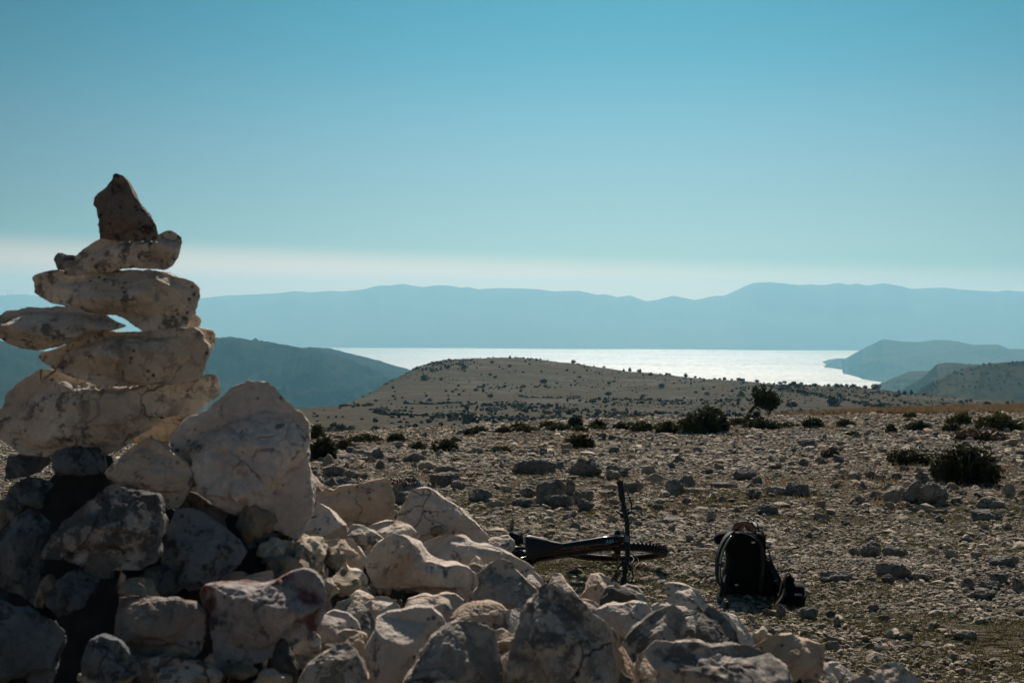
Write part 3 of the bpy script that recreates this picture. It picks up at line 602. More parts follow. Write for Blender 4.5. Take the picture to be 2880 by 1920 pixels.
T_(S5, '1110,1350 1180,1290 1300,1300 1500,1310 1600,1330 1750,1310 1870,1330 2000,1370 2120,1440 2150,1520 2160,1660 1200,1660 1180,1480 1120,1420', 1.97, 'm', 'broad dark topped boulder along the bottom edge, pale veins', sub=6, **{**K, 'lean': .85, 'amp': 1.3})
T_(S5, '1880,1310 1960,1270 2080,1240 2180,1225 2250,1270 2370,1290 2410,1300 2390,1400 2380,1460 2340,1530 2250,1570 2170,1560 2130,1440 2000,1370 1880,1335', 2.14, 'n', 'smooth beige stone with a pointed right corner', sub=6, **{**K, 'lean': .55, 'amp': .6})
T_(S5, '860,1220 910,1300 940,1380 1000,1440 1040,1560 1030,1660 880,1660 860,1450 840,1300', 2.1, 'n', 'orange shaded stone between the two big bottom boulders', **K)
T_(S5, '1040,1400 1120,1360 1170,1460 1240,1540 1200,1660 1040,1660 1000,1500', 2.05, 'n', 'tan stone left of the broad dark topped boulder', **K)
T_(S6, '770,1410 830,1390 880,1450 930,1550 900,1660 760,1660', 2.2, 'c', 'small cream stone below the pointed corner of the beige stone', **K)
T_(S6, '870,1450 950,1440 1040,1500 1080,1550 980,1640 900,1600', 2.34, 'p', 'small speckled stone at the lower right rim of the pile', **K)
T_(S6, '980,1570 1100,1530 1200,1500 1300,1450 1370,1440 1440,1470 1500,1520 1570,1590 1580,1700 980,1700', 2.02, 'c', 'cream ridge shaped rock at the bottom right of the pile', sub=6, **{**K, 'lean': .75})

# bed of the pile : every stone gets support under it
sc_ = np.array([(c.x, c.y, c.z, s) for c, s, o, T in STONES if c.z < EYE-.15])
mx, my = np.meshgrid(np.arange(-2.6, 2.4, .035), np.arange(.9, 5.2, .035), indexing='ij')
mz = np.full(mx.shape, -9.0)
for x, y, z, s in sc_:
    dd = np.hypot(mx-x, my-y)
    mz = np.maximum(mz, z-.62*s-np.maximum(dd-.3*s, 0)*1.35-.10*np.maximum(0, my-y))
mz += .02*n2(mx*6, my*6, 3, 4)
gzm = ground_z(mx, my); mz = np.where(mz < gzm-.05, gzm-.08, mz)
M_bed = flat_mat('earth and grit darkened as gap shade', (.035, .031, .027), .95, 0, .1)  # colour kept near black so the gaps between stones look shaded
tag(mesh_obj('mound', np.stack([mx, my, mz], -1).reshape(-1, 3), grid_faces(*mx.shape), M_bed), kind='structure')
def mound_z(x, y):
    i = np.clip(((np.asarray(x)+2.6)/.035).round().astype(int), 0, mx.shape[0]-1); j = np.clip(((np.asarray(y)-.9)/.035).round().astype(int), 0, mx.shape[1]-1)
    inside = (np.asarray(x) > -2.6) & (np.asarray(x) < 2.35) & (np.asarray(y) > .9) & (np.asarray(y) < 5.15)
    return np.where(inside, np.maximum(mz[i, j], ground_z(x, y)), ground_z(x, y))
# ------------------------------------------------------------------ loose stones of the plateau
def merged_stones(name, X, Y, S, sub, seed, mat, zfun, flat=.55, colf=None, sink=.36, tilt=.35):
    """thousands of separate small stones in one uncountable mass"""
    r = np.random.default_rng(seed); V0, F0 = ico(sub); n = len(X); nv = len(V0)
    arche = []
    for k in range(14):
        v, _ = stone_shape(sub, seed*31+k, 7, .30, .08); arche.append(v)
    arche = np.array(arche)[r.integers(0, 14, n)]
    sc = np.stack([S*r.uniform(.7, 1.4, n), S*r.uniform(.6, 1.2, n), S*r.uniform(flat*.6, flat*1.5, n)], 1)/2
    V = arche*sc[:, None, :]
    a = r.uniform(0, 6.28, n); tx = r.normal(0, tilt, n)
    ca, sa, ct, st = np.cos(a), np.sin(a), np.cos(tx), np.sin(tx)
    x, y, z = V[..., 0], V[..., 1], V[..., 2]
    y, z = y*ct[:, None]-z*st[:, None], y*st[:, None]+z*ct[:, None]
    x, y = x*ca[:, None]-y*sa[:, None], x*sa[:, None]+y*ca[:, None]
    zz = zfun(X, Y)+sc[:, 2]*(1-2*sink)
    V = np.stack([x+X[:, None], y+Y[:, None], z+zz[:, None]], -1).reshape(-1, 3)
    F = (F0[None]+(np.arange(n)*nv)[:, None, None]).reshape(-1, 3)
    c = colf(r, n, X, Y); C = np.repeat(c, nv, 0)
    o = mesh_obj(name, V, F, mat, None, False, colors=C); return o
def rubble_mat():
    m, n, b = mat_new('loose limestone')
    at = nd(n, 'ShaderNodeAttribute', attribute_name='Col'); g = nd(n, 'ShaderNodeNewGeometry')
    f = noise(n, g.outputs['Position'], 38, 5, .7); k = noise(n, g.outputs['Position'], 14, 4, .6)
    c = mixc(n, rng_map(n, f, .35, .7, 0, .5), at.outputs['Color'], (.05, .048, .045))
    c = mixc(n, rng_map(n, k, .56, .66, 0, .5), c, (.08, .078, .075))
    n.links.new(c, b.inputs['Base Color']); b.inputs['Roughness'].default_value = .9; b.inputs['Specular IOR Level'].default_value = .2
    bump(n, b, f, .6, .01); return m
M_rub = rubble_mat()
def rub_col(r, n, X, Y):
    pal = np.array([(.40, .335, .25), (.30, .255, .19), (.58, .50, .39), (.20, .18, .15), (.10, .10, .09), (.36, .27, .19)])
    p = np.array([.28, .24, .14, .18, .10, .06]); return pal[r.choice(6, n, p=p)]*r.uniform(.75, 1.15, (n, 1))
def patchy(X, Y, seed, sc=1.0):
    return n2(X*sc, Y*sc, 3, seed)
def sample(n, y0, y1, seed, umax=.46, pw=2.0, umin=None):
    r = np.random.default_rng(seed); umin = -umax if umin is None else umin
    y = (r.uniform(0, 1, n)*(y1**pw-y0**pw)+y0**pw)**(1/pw); u = r.uniform(umin, umax, n)
    return u*y, y, r
UL = -.42
# very small pebbles close by, denser in patches
X, Y, r = sample(120000, 4.8, 13, 11, umin=UL); k = patchy(X, Y, 5, .7)+r.uniform(-.4, .4, len(X)) > -.55; X, Y = X[k], Y[k]
tag(merged_stones('rubble', X, Y, np.clip(r.lognormal(-3.85, .50, len(X)), .010, .11), 1, 1, M_rub, ground_z, .5, rub_col), 'small stones and gravel strewn over the ground', 'rubble', kind='stuff')
X, Y, r = sample(46000, 11, 23, 12, umin=UL)
tag(merged_stones('rubble', X, Y, np.clip(r.lognormal(-3.3, .55, len(X)), .02, .26), 1, 2, M_rub, ground_z, .42, rub_col), 'loose limestone rubble covering the middle ground', 'rubble', kind='stuff')
X, Y, r = sample(64000, 21, 47, 13, umin=UL); k = Y < np.interp(X/Y*FP+1440, [600, 1500, 2200, 2880], [37, 42, 44, 45]); X, Y = X[k], Y[k]
tag(merged_stones('rubble', X, Y, np.clip(r.lognormal(-2.8, .50, len(X)), .04, .36), 1, 3, M_rub, ground_z, .42, lambda r, n, X, Y: rub_col(r, n, X, Y)*1.22), 'pale rubble field reaching the edge of the plateau', 'rubble', kind='stuff')
# chips between the stones of the pile
rp = np.random.default_rng(77); pts = []
for x, y, z, s in sc_:
    for _ in range(9 if x/y > -.19 else 2): pts.append((x+rp.normal(0, 1.1*s+.03), y+rp.normal(0, .9*s+.03)))
pts = np.array(pts)
tag(merged_stones('rubble', pts[:, 0], pts[:, 1], rp.uniform(.03, .085, len(pts)), 2, 4, M_rub, mound_z, .7, rub_col, .35), 'small chips filling the gaps of the rock pile', 'rubble', kind='stuff')

# ---- rocks one can tell apart : photo box (left, top, right, bottom), kind, label
GR = 'rocks standing out of the rubble'
def ground_rock(x0, y0, x1, y1, kind, seed, label, name='rock', depthf=.8, sub=4, group=GR, d=None, rot=0.0, **kw):
    h = hit((x0+x1)/2, y1, 5.0, 120) if d is None else None
    if h is None:
        c = P((x0+x1)/2, y1, d); h = Vector((c.x, c.y, gz1(c.x, c.y)))
    w_ = (x1-x0)/FP*h.y; hh = (y1-y0)/FP*h.y
    dep = min(w_, hh*2.2)*depthf
    hh = max(hh-dep*.12, hh*.55)
    m = M_grey_near if kind == 'g' else M_pale_near if kind == 'p' else M_dark
    o = scatter_rock(name, (h.x, h.y+dep*.5, h.z-.02*hh), (w_*1.2, dep, hh*1.5), m, seed, sub, rot=rot, **kw)
    tag(o, label, 'rock', group); return o
box = [
 (1108, 1342, 1206, 1408, 'g', 'long rock with red painted letters on its face'),
 (1210, 1325, 1290, 1368, 'g', 'ridged grey rock right of the rock with painted letters'),
 (1104, 1372, 1190, 1422, 'd', 'dark rock in front of the rock with painted letters'),
 (1602, 1289, 1697, 1342, 'd', 'dark wedge shaped rock with a red ringed white trail mark'),
 (1440, 1292, 1557, 1338, 'd', 'broad dark rock left of the rock with the trail mark'),
 (1556, 1296, 1590, 1322, 'd', 'small dark block between the broad dark rock and the trail mark rock'),
 (1703, 1308, 1778, 1342, 'd', 'low dark rock right of the rock with the trail mark'),
 (1806, 1302, 1845, 1332, 'p', 'pale pointed rock beyond the low dark rock'),
 (1508, 1353, 1560, 1420, 'd', 'upright dark rock at the left of the rough rock heap'),
 (1548, 1352, 1592, 1408, 'g', 'tall grey rock in the middle of the rough rock heap'),
 (1586, 1354, 1622, 1396, 'd', 'knobbly dark rock at the right top of the rough rock heap'),
 (1540, 1392, 1610, 1432, 'd', 'flat dark rock in front of the rough rock heap'),
 (1618, 1370, 1670, 1420, 'g', 'rounded grey rock ending the rough rock heap on the right'),
 (1625, 1405, 1672, 1438, 'd', 'small dark lump before the right end of the rough rock heap'),
 (1432, 1396, 1500, 1428, 'd', 'squarish dark block left of the rough rock heap'),
 (1462, 1370, 1512, 1398, 'g', 'flat grey block above the squarish dark block'),
 (1405, 1362, 1438, 1384, 'p', 'pale peaked stone left of the rough rock heap'),
 (1322, 1368, 1386, 1412, 'g', 'bulky grey rock behind the rock pile, left of the squarish block'),
 (1375, 1408, 1418, 1428, 'p', 'low pale stone in front of the squarish block'),
 (1750, 1352, 1806, 1388, 'g', 'bluish grey rock right of the handlebar end'),
 (1690, 1376, 1738, 1400, 'g', 'grey slab just behind the handlebar grip'),
 (1820, 1330, 1870, 1362, 'p', 'pale angular rock beyond the bicycle, half way to the backpack'),
 (1870, 1350, 1924, 1392, 'g', 'big grey rock between bicycle and backpack, far behind them'),
 (1902, 1338, 1960, 1372, 'g', 'light grey rock behind the big grey one'),
 (1924, 1372, 1996, 1390, 'p', 'slab tilted towards the backpack'),
 (2060, 1312, 2128, 1350, 'd', 'dark rough boulder behind the backpack'),
 (2008, 1352, 2078, 1374, 'd', 'flat dark boulder behind the backpack'),
 (2152, 1366, 2220, 1392, 'p', 'flat pale boulder with a shaded front'),
 (2222, 1346, 2282, 1396, 'd', 'upright dark boulder beside the flat pale one'),
 (2242, 1232, 2306, 1258, 'g', 'solitary grey boulder far out on the rubble field'),
 (2352, 1238, 2392, 1254, 'g', 'small boulder right of the solitary grey boulder'),
 (2132, 1420, 2196, 1448, 'g', 'spiky ribbed rock above the backpack to the right'),
 (2296, 1440, 2342, 1470, 'g', 'rounded boulder in the open ground right of the backpack'),
 (2318, 1604, 2408, 1640, 'g', 'long low rock right of the camera bag'),
 (2388, 1536, 2420, 1562, 'd', 'small dark rock left of a row of dark stones'),
 (2424, 1532, 2486, 1572, 'd', 'dark jagged rock in the open ground'),
 (2496, 1534, 2556, 1566, 'd', 'dark flat ledge right of the jagged rock'),
 (2482, 1576, 2566, 1630, 'g', 'layered grey rock with a dark hollow'),
 (2566, 1612, 2622, 1634, 'g', 'low grey slab beside the layered rock'),
 (2662, 1544, 2702, 1574, 'p', 'pale triangular stone in the open right ground'),
 (2800, 1562, 2880, 1596, 'd', 'flat topped dark stone at the right edge'),
 (2790, 1606, 2850, 1646, 'd', 'stepped dark rock at the right edge'),
 (2764, 1634, 2826, 1664, 'g', 'pale sloping rock in front of the stepped dark rock'),
 (2850, 1618, 2884, 1662, 'd', 'dark block cut by the right edge of the view'),
 (2702, 1628, 2746, 1662, 'd', 'round dark stone left of the stepped rock'),
 (2730, 1656, 2808, 1690, 'd', 'smooth dark stone with a broken right end'),
 (2684, 1770, 2750, 1800, 'p', 'pale blue block in the lower right ground'),
 (2528, 1782, 2574, 1802, 'd', 'small dark stone in the lower right grass'),
 (2322, 1806, 2368, 1830, 'g', 'stone at the edge of the grass near the pile'),
 (2750, 1402, 2832, 1432, 'p', 'pale wedge perched on dark rocks at the right'),
 (2744, 1428, 2826, 1466, 'd', 'dark rock under the pale wedge'),
 (2820, 1360, 2862, 1398, 'p', 'pale peaked rock near the right edge'),
 (2404, 1392, 2440, 1420, 'g', 'dark faced stone left of the far cairn'),
 (2448, 1380, 2480, 1404, 'g', 'stone just left of the far cairn'),
 (2676, 1400, 2710, 1418, 'd', 'dark round stone right of the far cairn'),
 (970, 1320, 1010, 1346, 'g', 'broken grey slab left of the painted letters'),
 (915, 1344, 1010, 1366, 'g', 'long low slab left of the painted letters'),
 (936, 1278, 1000, 1296, 'd', 'dark flat slab in the left middle ground'),
 (1046, 1258, 1080, 1292, 'd', 'tall dark rock in the left middle ground'),
 (1020, 1266, 1048, 1284, 'p', 'pale rounded rock left of the tall dark rock'),
 (990, 1258, 1026, 1278, 'p', 'bright rounded rock near the left bushes'),
 (974, 1284, 1000, 1302, 'p', 'domed pale rock below the dark flat slab'),
 (1000, 1280, 1036, 1302, 'd', 'dark leaning rock beside the domed one'),
 (1058, 1292, 1084, 1322, 'd', 'split dark rock with a pointed top'),
 (1132, 1276, 1162, 1302, 'd', 'dark block in the left rubble, one of a pair'),
 (1156, 1272, 1192, 1300, 'g', 'grey block in the left rubble, one of a pair'),
 (1176, 1294, 1224, 1322, 'p', 'cracked pale block behind the painted rock'),
 (1228, 1306, 1290, 1336, 'g', 'shaded rock behind the ridged grey rock'),
 (912, 1312, 968, 1344, 'g', 'grey rock beside the white boulder'),
 (1265, 1352, 1308, 1376, 'g', 'leaning grey stone above the angular block'),
 (1434, 1460, 1446, 1492, 'd', 'small upright dark stone near the saddle'),
 (1518, 1468, 1556, 1486, 'd', 'flat dark stone beyond the saddle'),
 (1606, 1470, 1636, 1496, 'g', 'grey stone beyond the bicycle frame'),
 (1784, 1464, 1810, 1480, 'd', 'small pyramid stone beyond the front wheel'),
 (1928, 1506, 1954, 1526, 'd', 'dark round stone between bicycle and backpack'),
 (1880, 1478, 1902, 1496, 'd', 'dark pointed stone beyond the front tyre'),
 (2246, 1708, 2308, 1746, 'd', 'dark rock in front of the camera bag'),
 (2182, 1702, 2208, 1738, 'g', 'pointed stone by the shadow of the camera bag'),
 (2344, 1734, 2366, 1762, 'd', 'small dark pointed stone near the pile'),
 (2150, 1712, 2184, 1736, 'g', 'small stone in the shadow of the backpack'),
]
ROCKS = []
for i, (a, b_, c, d_, kd, lb) in enumerate(box):
    ROCKS.append((ground_rock(a, b_, c, d_, kd, 500+i*3, lb, sub=5 if (c-a) > 55 else 4, facets=18, amp=.12, rough=.07), (a, b_, c, d_)))
# the other bigger rocks of the rubble, each its own
r = np.random.default_rng(5); cnt = 0
kinds = {'p': 'pale limestone rock lying loose among the rubble', 'g': 'grey limestone rock lying loose among the rubble', 'd': 'dark lichen covered rock lying loose among the rubble'}
taken = [(a-6, b_-3, c+6, d_+3) for a, b_, c, d_, _, _ in box]+[(1430, 1490, 1890, 1660), (2000, 1480, 2270, 1750)]
proto = {}
for kd, m in (('p', M_pale_near), ('g', M_grey_near), ('d', M_dark)):
    for q in range(4):
        o = scatter_rock('rock', (0, 0, 0), (1, .8, .62), m, 900+q*7+ord(kd), 4, rot=0, facets=12, amp=.2, rough=.09, sink=.12); proto[(kd, q)] = o
used = set()
while cnt < 190:
    px = r.uniform(860, 2900); t = r.uniform(0, 1)**1.3; py = 1225+t*(1900-1225)
    if r.random() > (1.0 if 1250 < py < 1460 else .30): continue
    if px < 1330+(py-1400)*2.2 and py > 1400: continue
    if any(a < px < c and b_ < py < d_ for a, b_, c, d_ in taken): continue
    h = hit(px, py, 4.5, 120); wpx = r.uniform(20, 44)*(.75 if py < 1300 else 1.0); taken.append((px-wpx*.6, py-wpx*.5, px+wpx*.6, py+6))
    sz = wpx/FP*h.y; kd = r.choice(['p', 'g', 'd'], p=[.45, .35, .2]); q = int(r.integers(0, 4)); src = proto[(kd, q)]
    o = src if (kd, q) not in used else src.copy()
    if (kd, q) in used: scene.collection.objects.link(o)
    used.add((kd, q))
    o.location = h; o.scale = (sz, sz*r.uniform(.7, 1.1), sz*r.uniform(.7, 1.25)); o.rotation_euler = (r.uniform(-.25, .25), r.uniform(-.25, .25), r.uniform(0, 6.28))
    tag(o, kinds[kd], 'rock', {'p': 'loose pale rocks', 'g': 'loose grey rocks', 'd': 'loose dark rocks'}[kd]); cnt += 1
for k, o in proto.items():
    if k not in used: bpy.data.objects.remove(o)

# painted marks lie on the rock faces
def drape(name, V, F, rock, mat, label=None):
    """V : list of (photo px, photo py); pressed onto the face of the rock"""
    bpy.context.view_layer.update()
    me = rock.data; mw = rock.matrix_world; bvh = BVHTree.FromPolygons([mw@v.co for v in me.vertices], [tuple(p.vertices) for p in me.polygons])
    out = []
    for px, py in V:
        v = (Fv+Rv*((px-1440)/FP)+Uv*((960-py)/FP)).normalized(); hh = bvh.ray_cast(CAM, v)
        out.append(hh[0]-v*.012 if hh[0] is not None else None)
    ok = [p for p in out if p is not None]
    if not ok: return
    dm = sum(((p-CAM).length for p in ok))/len(ok)
    out = [p if p is not None else CAM+(Fv+Rv*((V[i][0]-1440)/FP)+Uv*((960-V[i][1])/FP)).normalized()*dm for i, p in enumerate(out)]
    inv = mw.inverted(); o = mesh_obj(name, [inv@p for p in out], F, mat, rock, smooth=False)
    if label: o['label'] = label
def strokes(paths, wd):
    V, F = [], []
    for pth in paths:
        q = []
        for (x0, y0), (x1, y1) in zip(pth[:-1], pth[1:]):
            for k in range(4): q.append((x0+(x1-x0)*k/4, y0+(y1-y0)*k/4))
        q.append(pth[-1]); b0 = len(V)
        for i, (x, y) in enumerate(q):
            a_ = q[max(0, i-1)]; c_ = q[min(len(q)-1, i+1)]; dx, dy = c_[0]-a_[0], c_[1]-a_[1]; L = math.hypot(dx, dy) or 1
            V += [(x-dy/L*wd, y+dx/L*wd), (x+dy/L*wd, y-dx/L*wd)]
        for i in range(len(q)-1): F.append((b0+2*i, b0+2*i+1, b0+2*i+3, b0+2*i+2))
    return V, F
M_redp = flat_mat('red paint', (.16, .006, .012), .7); M_whp = flat_mat('white paint', (.5, .5, .5), .7)
rk = ROCKS[0][0]
sx = lambda x: 1060+x*.08503; sy = lambda y: 1300+y*.08503
L_ = [[(430, 540), (490, 530), (440, 700), (500, 700)], [(530, 700), (545, 560), (610, 640), (680, 570), (690, 700)], [(755, 540), (760, 700)], [(840, 540), (850, 700)],
      [(1010, 520), (930, 560), (950, 620), (1030, 660), (1010, 740), (940, 740)], [(1120, 700), (1210, 480), (1290, 690)], [(1150, 620), (1260, 620)]]
V, F = strokes([[(sx(x), sy(y)) for x, y in p] for p in L_], 1.6); drape('painted_letters', V, F, rk, M_redp, 'dark red hand painted letters')
ring = [(1657, 1293), (1664, 1291), (1672, 1293), (1674, 1300), (1670, 1306), (1664, 1309), (1659, 1302), (1657, 1293)]
V, F = strokes([ring], 1.8); drape('trail_mark_ring', V, F, ROCKS[3][0], M_redp)
V = [(1665, 1299)]+ring[:-1]; F = [(0, i, i % 7+1) for i in range(1, 8)]; F = [(0, i, i+1 if i < 7 else 1) for i in range(1, 8)]
drape('trail_mark_dot', V, F, ROCKS[3][0], M_whp)

# ---- the small cairn in the distance on the right
CG2 = 'stones of the far cairn'
for i, (a, b_, c, d_, kd, lb) in enumerate([
 (2496, 1362, 2566, 1416, 'p', 'left base boulder of the far cairn'), (2544, 1358, 2612, 1420, 'g', 'middle base boulder of the far cairn'), (2592, 1362, 2670, 1422, 'g', 'right base boulder of the far cairn')]):
    ground_rock(a, b_, c, d_, kd, 1300+i, lb, sub=5, name='cairn_stone', group=CG2, facets=10)
hb = hit(2580, 1412, 5, 100)
for i, (x, y, wd, ht, kd, lb) in enumerate([(2560, 1366, 40, 20, 'p', 'pale flat stone on the left of the far cairn'), (2596, 1364, 36, 20, 'g', 'squarish stone in the centre of the far cairn'),
 (2628, 1368, 34, 18, 'g', 'rounded stone on the right of the far cairn'), (2574, 1350, 34, 16, 'p', 'pale slab in the second layer of the far cairn'), (2608, 1350, 34, 16, 'g', 'grey slab in the second layer of the far cairn'),
 (2592, 1336, 36, 14, 'g', 'thin slab near the top of the far cairn'), (2586, 1322, 22, 12, 'd', 'small dark stone on top of the far cairn')]):
    dd = hb.y+.25; c = P(x, y, dd); m = {'p': M_pale_near, 'g': M_grey_near, 'd': M_dark}[kd]
    o = scatter_rock('cairn_stone', (c.x, c.y, c.z-ht/FP*dd*.62), (wd/FP*dd*1.15, wd/FP*dd, ht/FP*dd*1.35), m, 1400+i, 4, rot=.3*i, sink=0); tag(o, lb, 'stone', CG2)

# ------------------------------------------------------------------ grass
def blades(name, X, Y, Hh, seed, mat, zf, wd=.004, lean=.5, per=7, spread=.02):
    r = np.random.default_rng(seed); n = len(X)*per
    X = np.repeat(X, per)+r.normal(0, spread, n); Y = np.repeat(Y, per)+r.normal(0, spread, n); Hh = np.repeat(Hh, per)*r.uniform(.5, 1.2, n)
    Z = zf(X, Y)-.005; a = r.uniform(0, 6.28, n); dx, dy = np.cos(a)*wd, np.sin(a)*wd
    lx, ly = r.normal(0, lean, n)*Hh, r.normal(0, lean, n)*Hh
    V = np.stack([np.stack([X-dx, Y-dy, Z], 1), np.stack([X+dx, Y+dy, Z], 1), np.stack([X+lx, Y+ly, Z+Hh], 1)], 1).reshape(-1, 3)
    return mesh_obj(name, V, np.arange(len(V)).reshape(-1, 3), mat, smooth=False)
X, Y, r = sample(46000, 4.6, 16, 21, umin=UL); k = (patchy(X, Y, 31, .8)+r.uniform(-.35, .35, len(X)) > .0) | (patchy(X, Y, 5, .7) < -.35); X, Y = X[k], Y[k]
tag(blades('grass', X, Y, np.full(len(X), .035), 3, M_grass, ground_z, .003, .6, 8, .03), 'short sparse grass between the stones', 'grass', kind='stuff')
X, Y, r = sample(9000, 14, 45, 22, umin=UL); k = patchy(X, Y, 33, .35)+r.uniform(-.3, .3, len(X)) > .22; X, Y = X[k], Y[k]
tag(blades('grass', X, Y, np.full(len(X), .10), 4, M_straw, ground_z, .007, .5, 8, .10), 'dry grass tufts on the rubble field', 'grass', kind='stuff')
# heather strip along the right rim of the plateau
X, Y, r = sample(26000, 43, 62, 23, umax=.46, umin=.05); u_ = X/Y*FP+1440; k = (Y > np.interp(u_, [1600, 2200, 2880], [48, 44.5, 44])); X, Y = X[k], Y[k]
tag(blades('heather', X, Y, np.full(len(X), .20), 5, M_straw, ground_z, .03, .4, 5, .15), 'brown heather strip along the far rim of the plateau', 'heather', kind='stuff')
# ------------------------------------------------------------------ shrubs and trees
def leaf_cloud(blobs, n, size, seed, up=.0):
    """n small leaves (two triangles each) filling ellipsoid blobs (cx,cy,cz,rx,ry,rz); uneven, with gaps"""
    r = np.random.default_rng(seed); bl = np.array(blobs, float); vol = bl[:, 3]*bl[:, 4]*bl[:, 5]; idx = r.choice(len(bl), n, p=vol/vol.sum()); b = bl[idx]
    d = r.normal(size=(n, 3)); d /= np.linalg.norm(d, axis=1)[:, None]; rad = r.uniform(0.25, 1, n)**.45
    rad *= 1+.5*vnoise(d*2.6+idx[:, None]*3.1, seed)
    C = b[:, :3]+d*rad[:, None]*b[:, 3:6]
    C[:, 2] = np.maximum(C[:, 2], .02*size)
    keep = vnoise(C/np.mean(bl[:, 3])*2.6, seed+4) > -.2; C = C[keep]; m = len(C)
    a = r.normal(size=(m, 3)); a /= np.linalg.norm(a, axis=1)[:, None]; c = r.normal(size=(m, 3)); c[:, 2] += up; c -= (c*a).sum(1)[:, None]*a; c /= np.linalg.norm(c, axis=1)[:, None]
    s = size*r.uniform(.6, 1.4, m)[:, None]
    V = np.stack([C-a*s*.35, C-c*s, C+a*s*.35, C+c*s], 1).reshape(-1, 3)
    F = np.arange(4*m).reshape(-1, 4); return V, F
def tube(pts, rads, k=6):
    V, F = [], []
    for i, p in enumerate(pts):
        p = Vector(p); q = Vector(pts[min(i+1, len(pts)-1)])-Vector(pts[max(0, i-1)]); q.normalize()
        a = q.orthogonal().normalized(); b = q.cross(a)
        if i and (Vector(V[-k])-Vector(pts[i-1])).length > 0:
            pa = (Vector(V[-k])-Vector(pts[i-1])).normalized(); a = (pa-q*pa.dot(q)).normalized(); b = q.cross(a)
        for j in range(k):
            t = 2*math.pi*j/k; V.append(tuple(p+(a*math.cos(t)+b*math.sin(t))*rads[i]))
    for i in range(len(pts)-1):
        for j in range(k):
            F.append((i*k+j, i*k+(j+1) % k, (i+1)*k+(j+1) % k, (i+1)*k+j))
    F.append(tuple(range(k-1, -1, -1))); n = (len(pts)-1)*k; F.append(tuple(n+j for j in range(k)))
    return V, F
def join(parts):
    V, F = [], []
    for v, f in parts:
        b = len(V); V += [tuple(x) for x in v]; F += [tuple(i+b for i in q) for q in f]
    return V, F
def stems(seed, n, rx, h, rad):
    r = random.Random(seed); ps = []
    for _ in range(n):
        a = r.uniform(0, 6.28); q = r.uniform(.3, .9)*rx; z = h*r.uniform(.5, .95)
        ps.append(tube([(0, 0, -.05*h), (q*.35*math.cos(a), q*.35*math.sin(a), z*.5), (q*math.cos(a), q*math.sin(a), z)], [rad, rad*.6, rad*.2], 4))
    return join(ps)
def shrub(x0, y0, x1, y1, label, seed, n=1600, mat=None, leaf=.05, name='shrub', group=None, d=None, nb=7, cat='shrub', depthf=.9, off=0.0, rag=1.0):
    h = hit((x0+x1)/2, y1, 5, 160) if d is None else None
    if h is None: c = P((x0+x1)/2, y1, d); h = Vector((c.x, c.y, gz1(c.x, c.y)-off))
    w_ = (x1-x0)/FP*h.y; hh = (y1-y0)/FP*h.y; r = random.Random(seed)
    o = empty(name, h); bl = []
    for k in range(nb):
        u = (k+.5)/nb*2-1; u *= .72; top = hh*(.62+.38*r.random())*(1-.45*abs(u)**2)
        bl.append((u*w_/2, r.uniform(-.3, .3)*w_*.5*depthf, top*.48, w_/nb*1.25, w_*.28*depthf, top*.52))
    bl.append((r.uniform(-.15, .15)*w_, 0, hh*.52, w_*.22, w_*.25*depthf, hh*.48))
    V, F = leaf_cloud(bl, n, leaf*rag, seed)
    mesh_obj('foliage', V, F, mat or M_leaf, o, smooth=False)
    v, f = stems(seed, 9, w_*.45, hh, .012+.012*w_); mesh_obj('stem', v, f, M_wood, o)
    tag(o, label, cat, group); return o
BG = 'bushes along the rim of the plateau'
shrub(1905, 1143, 2060, 1219, 'largest dark bush on the rim, left of the leaning pine', 1, 5200, nb=9, leaf=.07, group=BG)
shrub(1840, 1186, 1915, 1217, 'low ragged bush left of the largest rim bush', 2, 1300, leaf=.07, group=BG)
shrub(1770, 1184, 1838, 1215, 'olive green bush second left of the largest rim bush', 3, 1300, mat=M_leaf2, leaf=.07, group=BG)
shrub(2083, 1176, 2200, 1206, 'wide low bush at the foot of the leaning pine', 4, 2000, leaf=.07, group=BG)
shrub(1583, 1222, 1675, 1260, 'round dark bush with dry stalks in the middle of the rubble', 5, 2600, leaf=.05, group=BG)
shrub(1213, 1236, 1290, 1270, 'dark spiky bush in the left part of the rubble', 6, 2200, leaf=.05, group=BG)
shrub(1160, 1244, 1202, 1263, 'small bush beside the dark spiky bush', 7, 800, leaf=.05, group=BG)
shrub(1086, 1220, 1142, 1244, 'bush on the rim with grey twigs, left part', 8, 1300, leaf=.06, group=BG)
shrub(975, 1221, 1076, 1246, 'long low bush on the left rim', 9, 2000, leaf=.06, group=BG)
shrub(866, 1226, 950, 1292, 'black bush next to the white boulder', 10, 3800, leaf=.05, group=BG)
shrub(872, 1194, 915, 1238, 'green bush above the black one at the white boulder', 11, 1800, mat=M_leaf2, leaf=.06, group=BG)
shrub(940, 1236, 1000, 1266, 'thin brownish bush right of the black one', 12, 1100, mat=M_heath, leaf=.05, group=BG)
shrub(1380, 1256, 1440, 1272, 'flat low bush left of the round dark bush', 13, 700, leaf=.05, group=BG)
shrub(2254, 1176, 2320, 1202, 'dark bush right of the pine, first of two', 14, 1400, leaf=.07, group=BG)
shrub(2350, 1182, 2405, 1200, 'dark bush right of the pine, second of two', 15, 1100, leaf=.07, group=BG)
shrub(2540, 1184, 2620, 1212, 'dark spreading bush on the rocky right rim', 16, 1700, leaf=.06, group=BG)
shrub(2490, 1194, 2522, 1218, 'small yellowish bush beside the dark spreading one', 17, 800, mat=M_leaf2, leaf=.06, group=BG)
shrub(2660, 1162, 2735, 1194, 'green domed bush in the heather strip', 18, 1900, mat=M_leaf2, leaf=.07, group=BG)
shrub(2740, 1158, 2884, 1211, 'wide mossy green bush at the right edge of the rim', 19, 4200, mat=M_leaf2, nb=10, leaf=.07, group=BG)
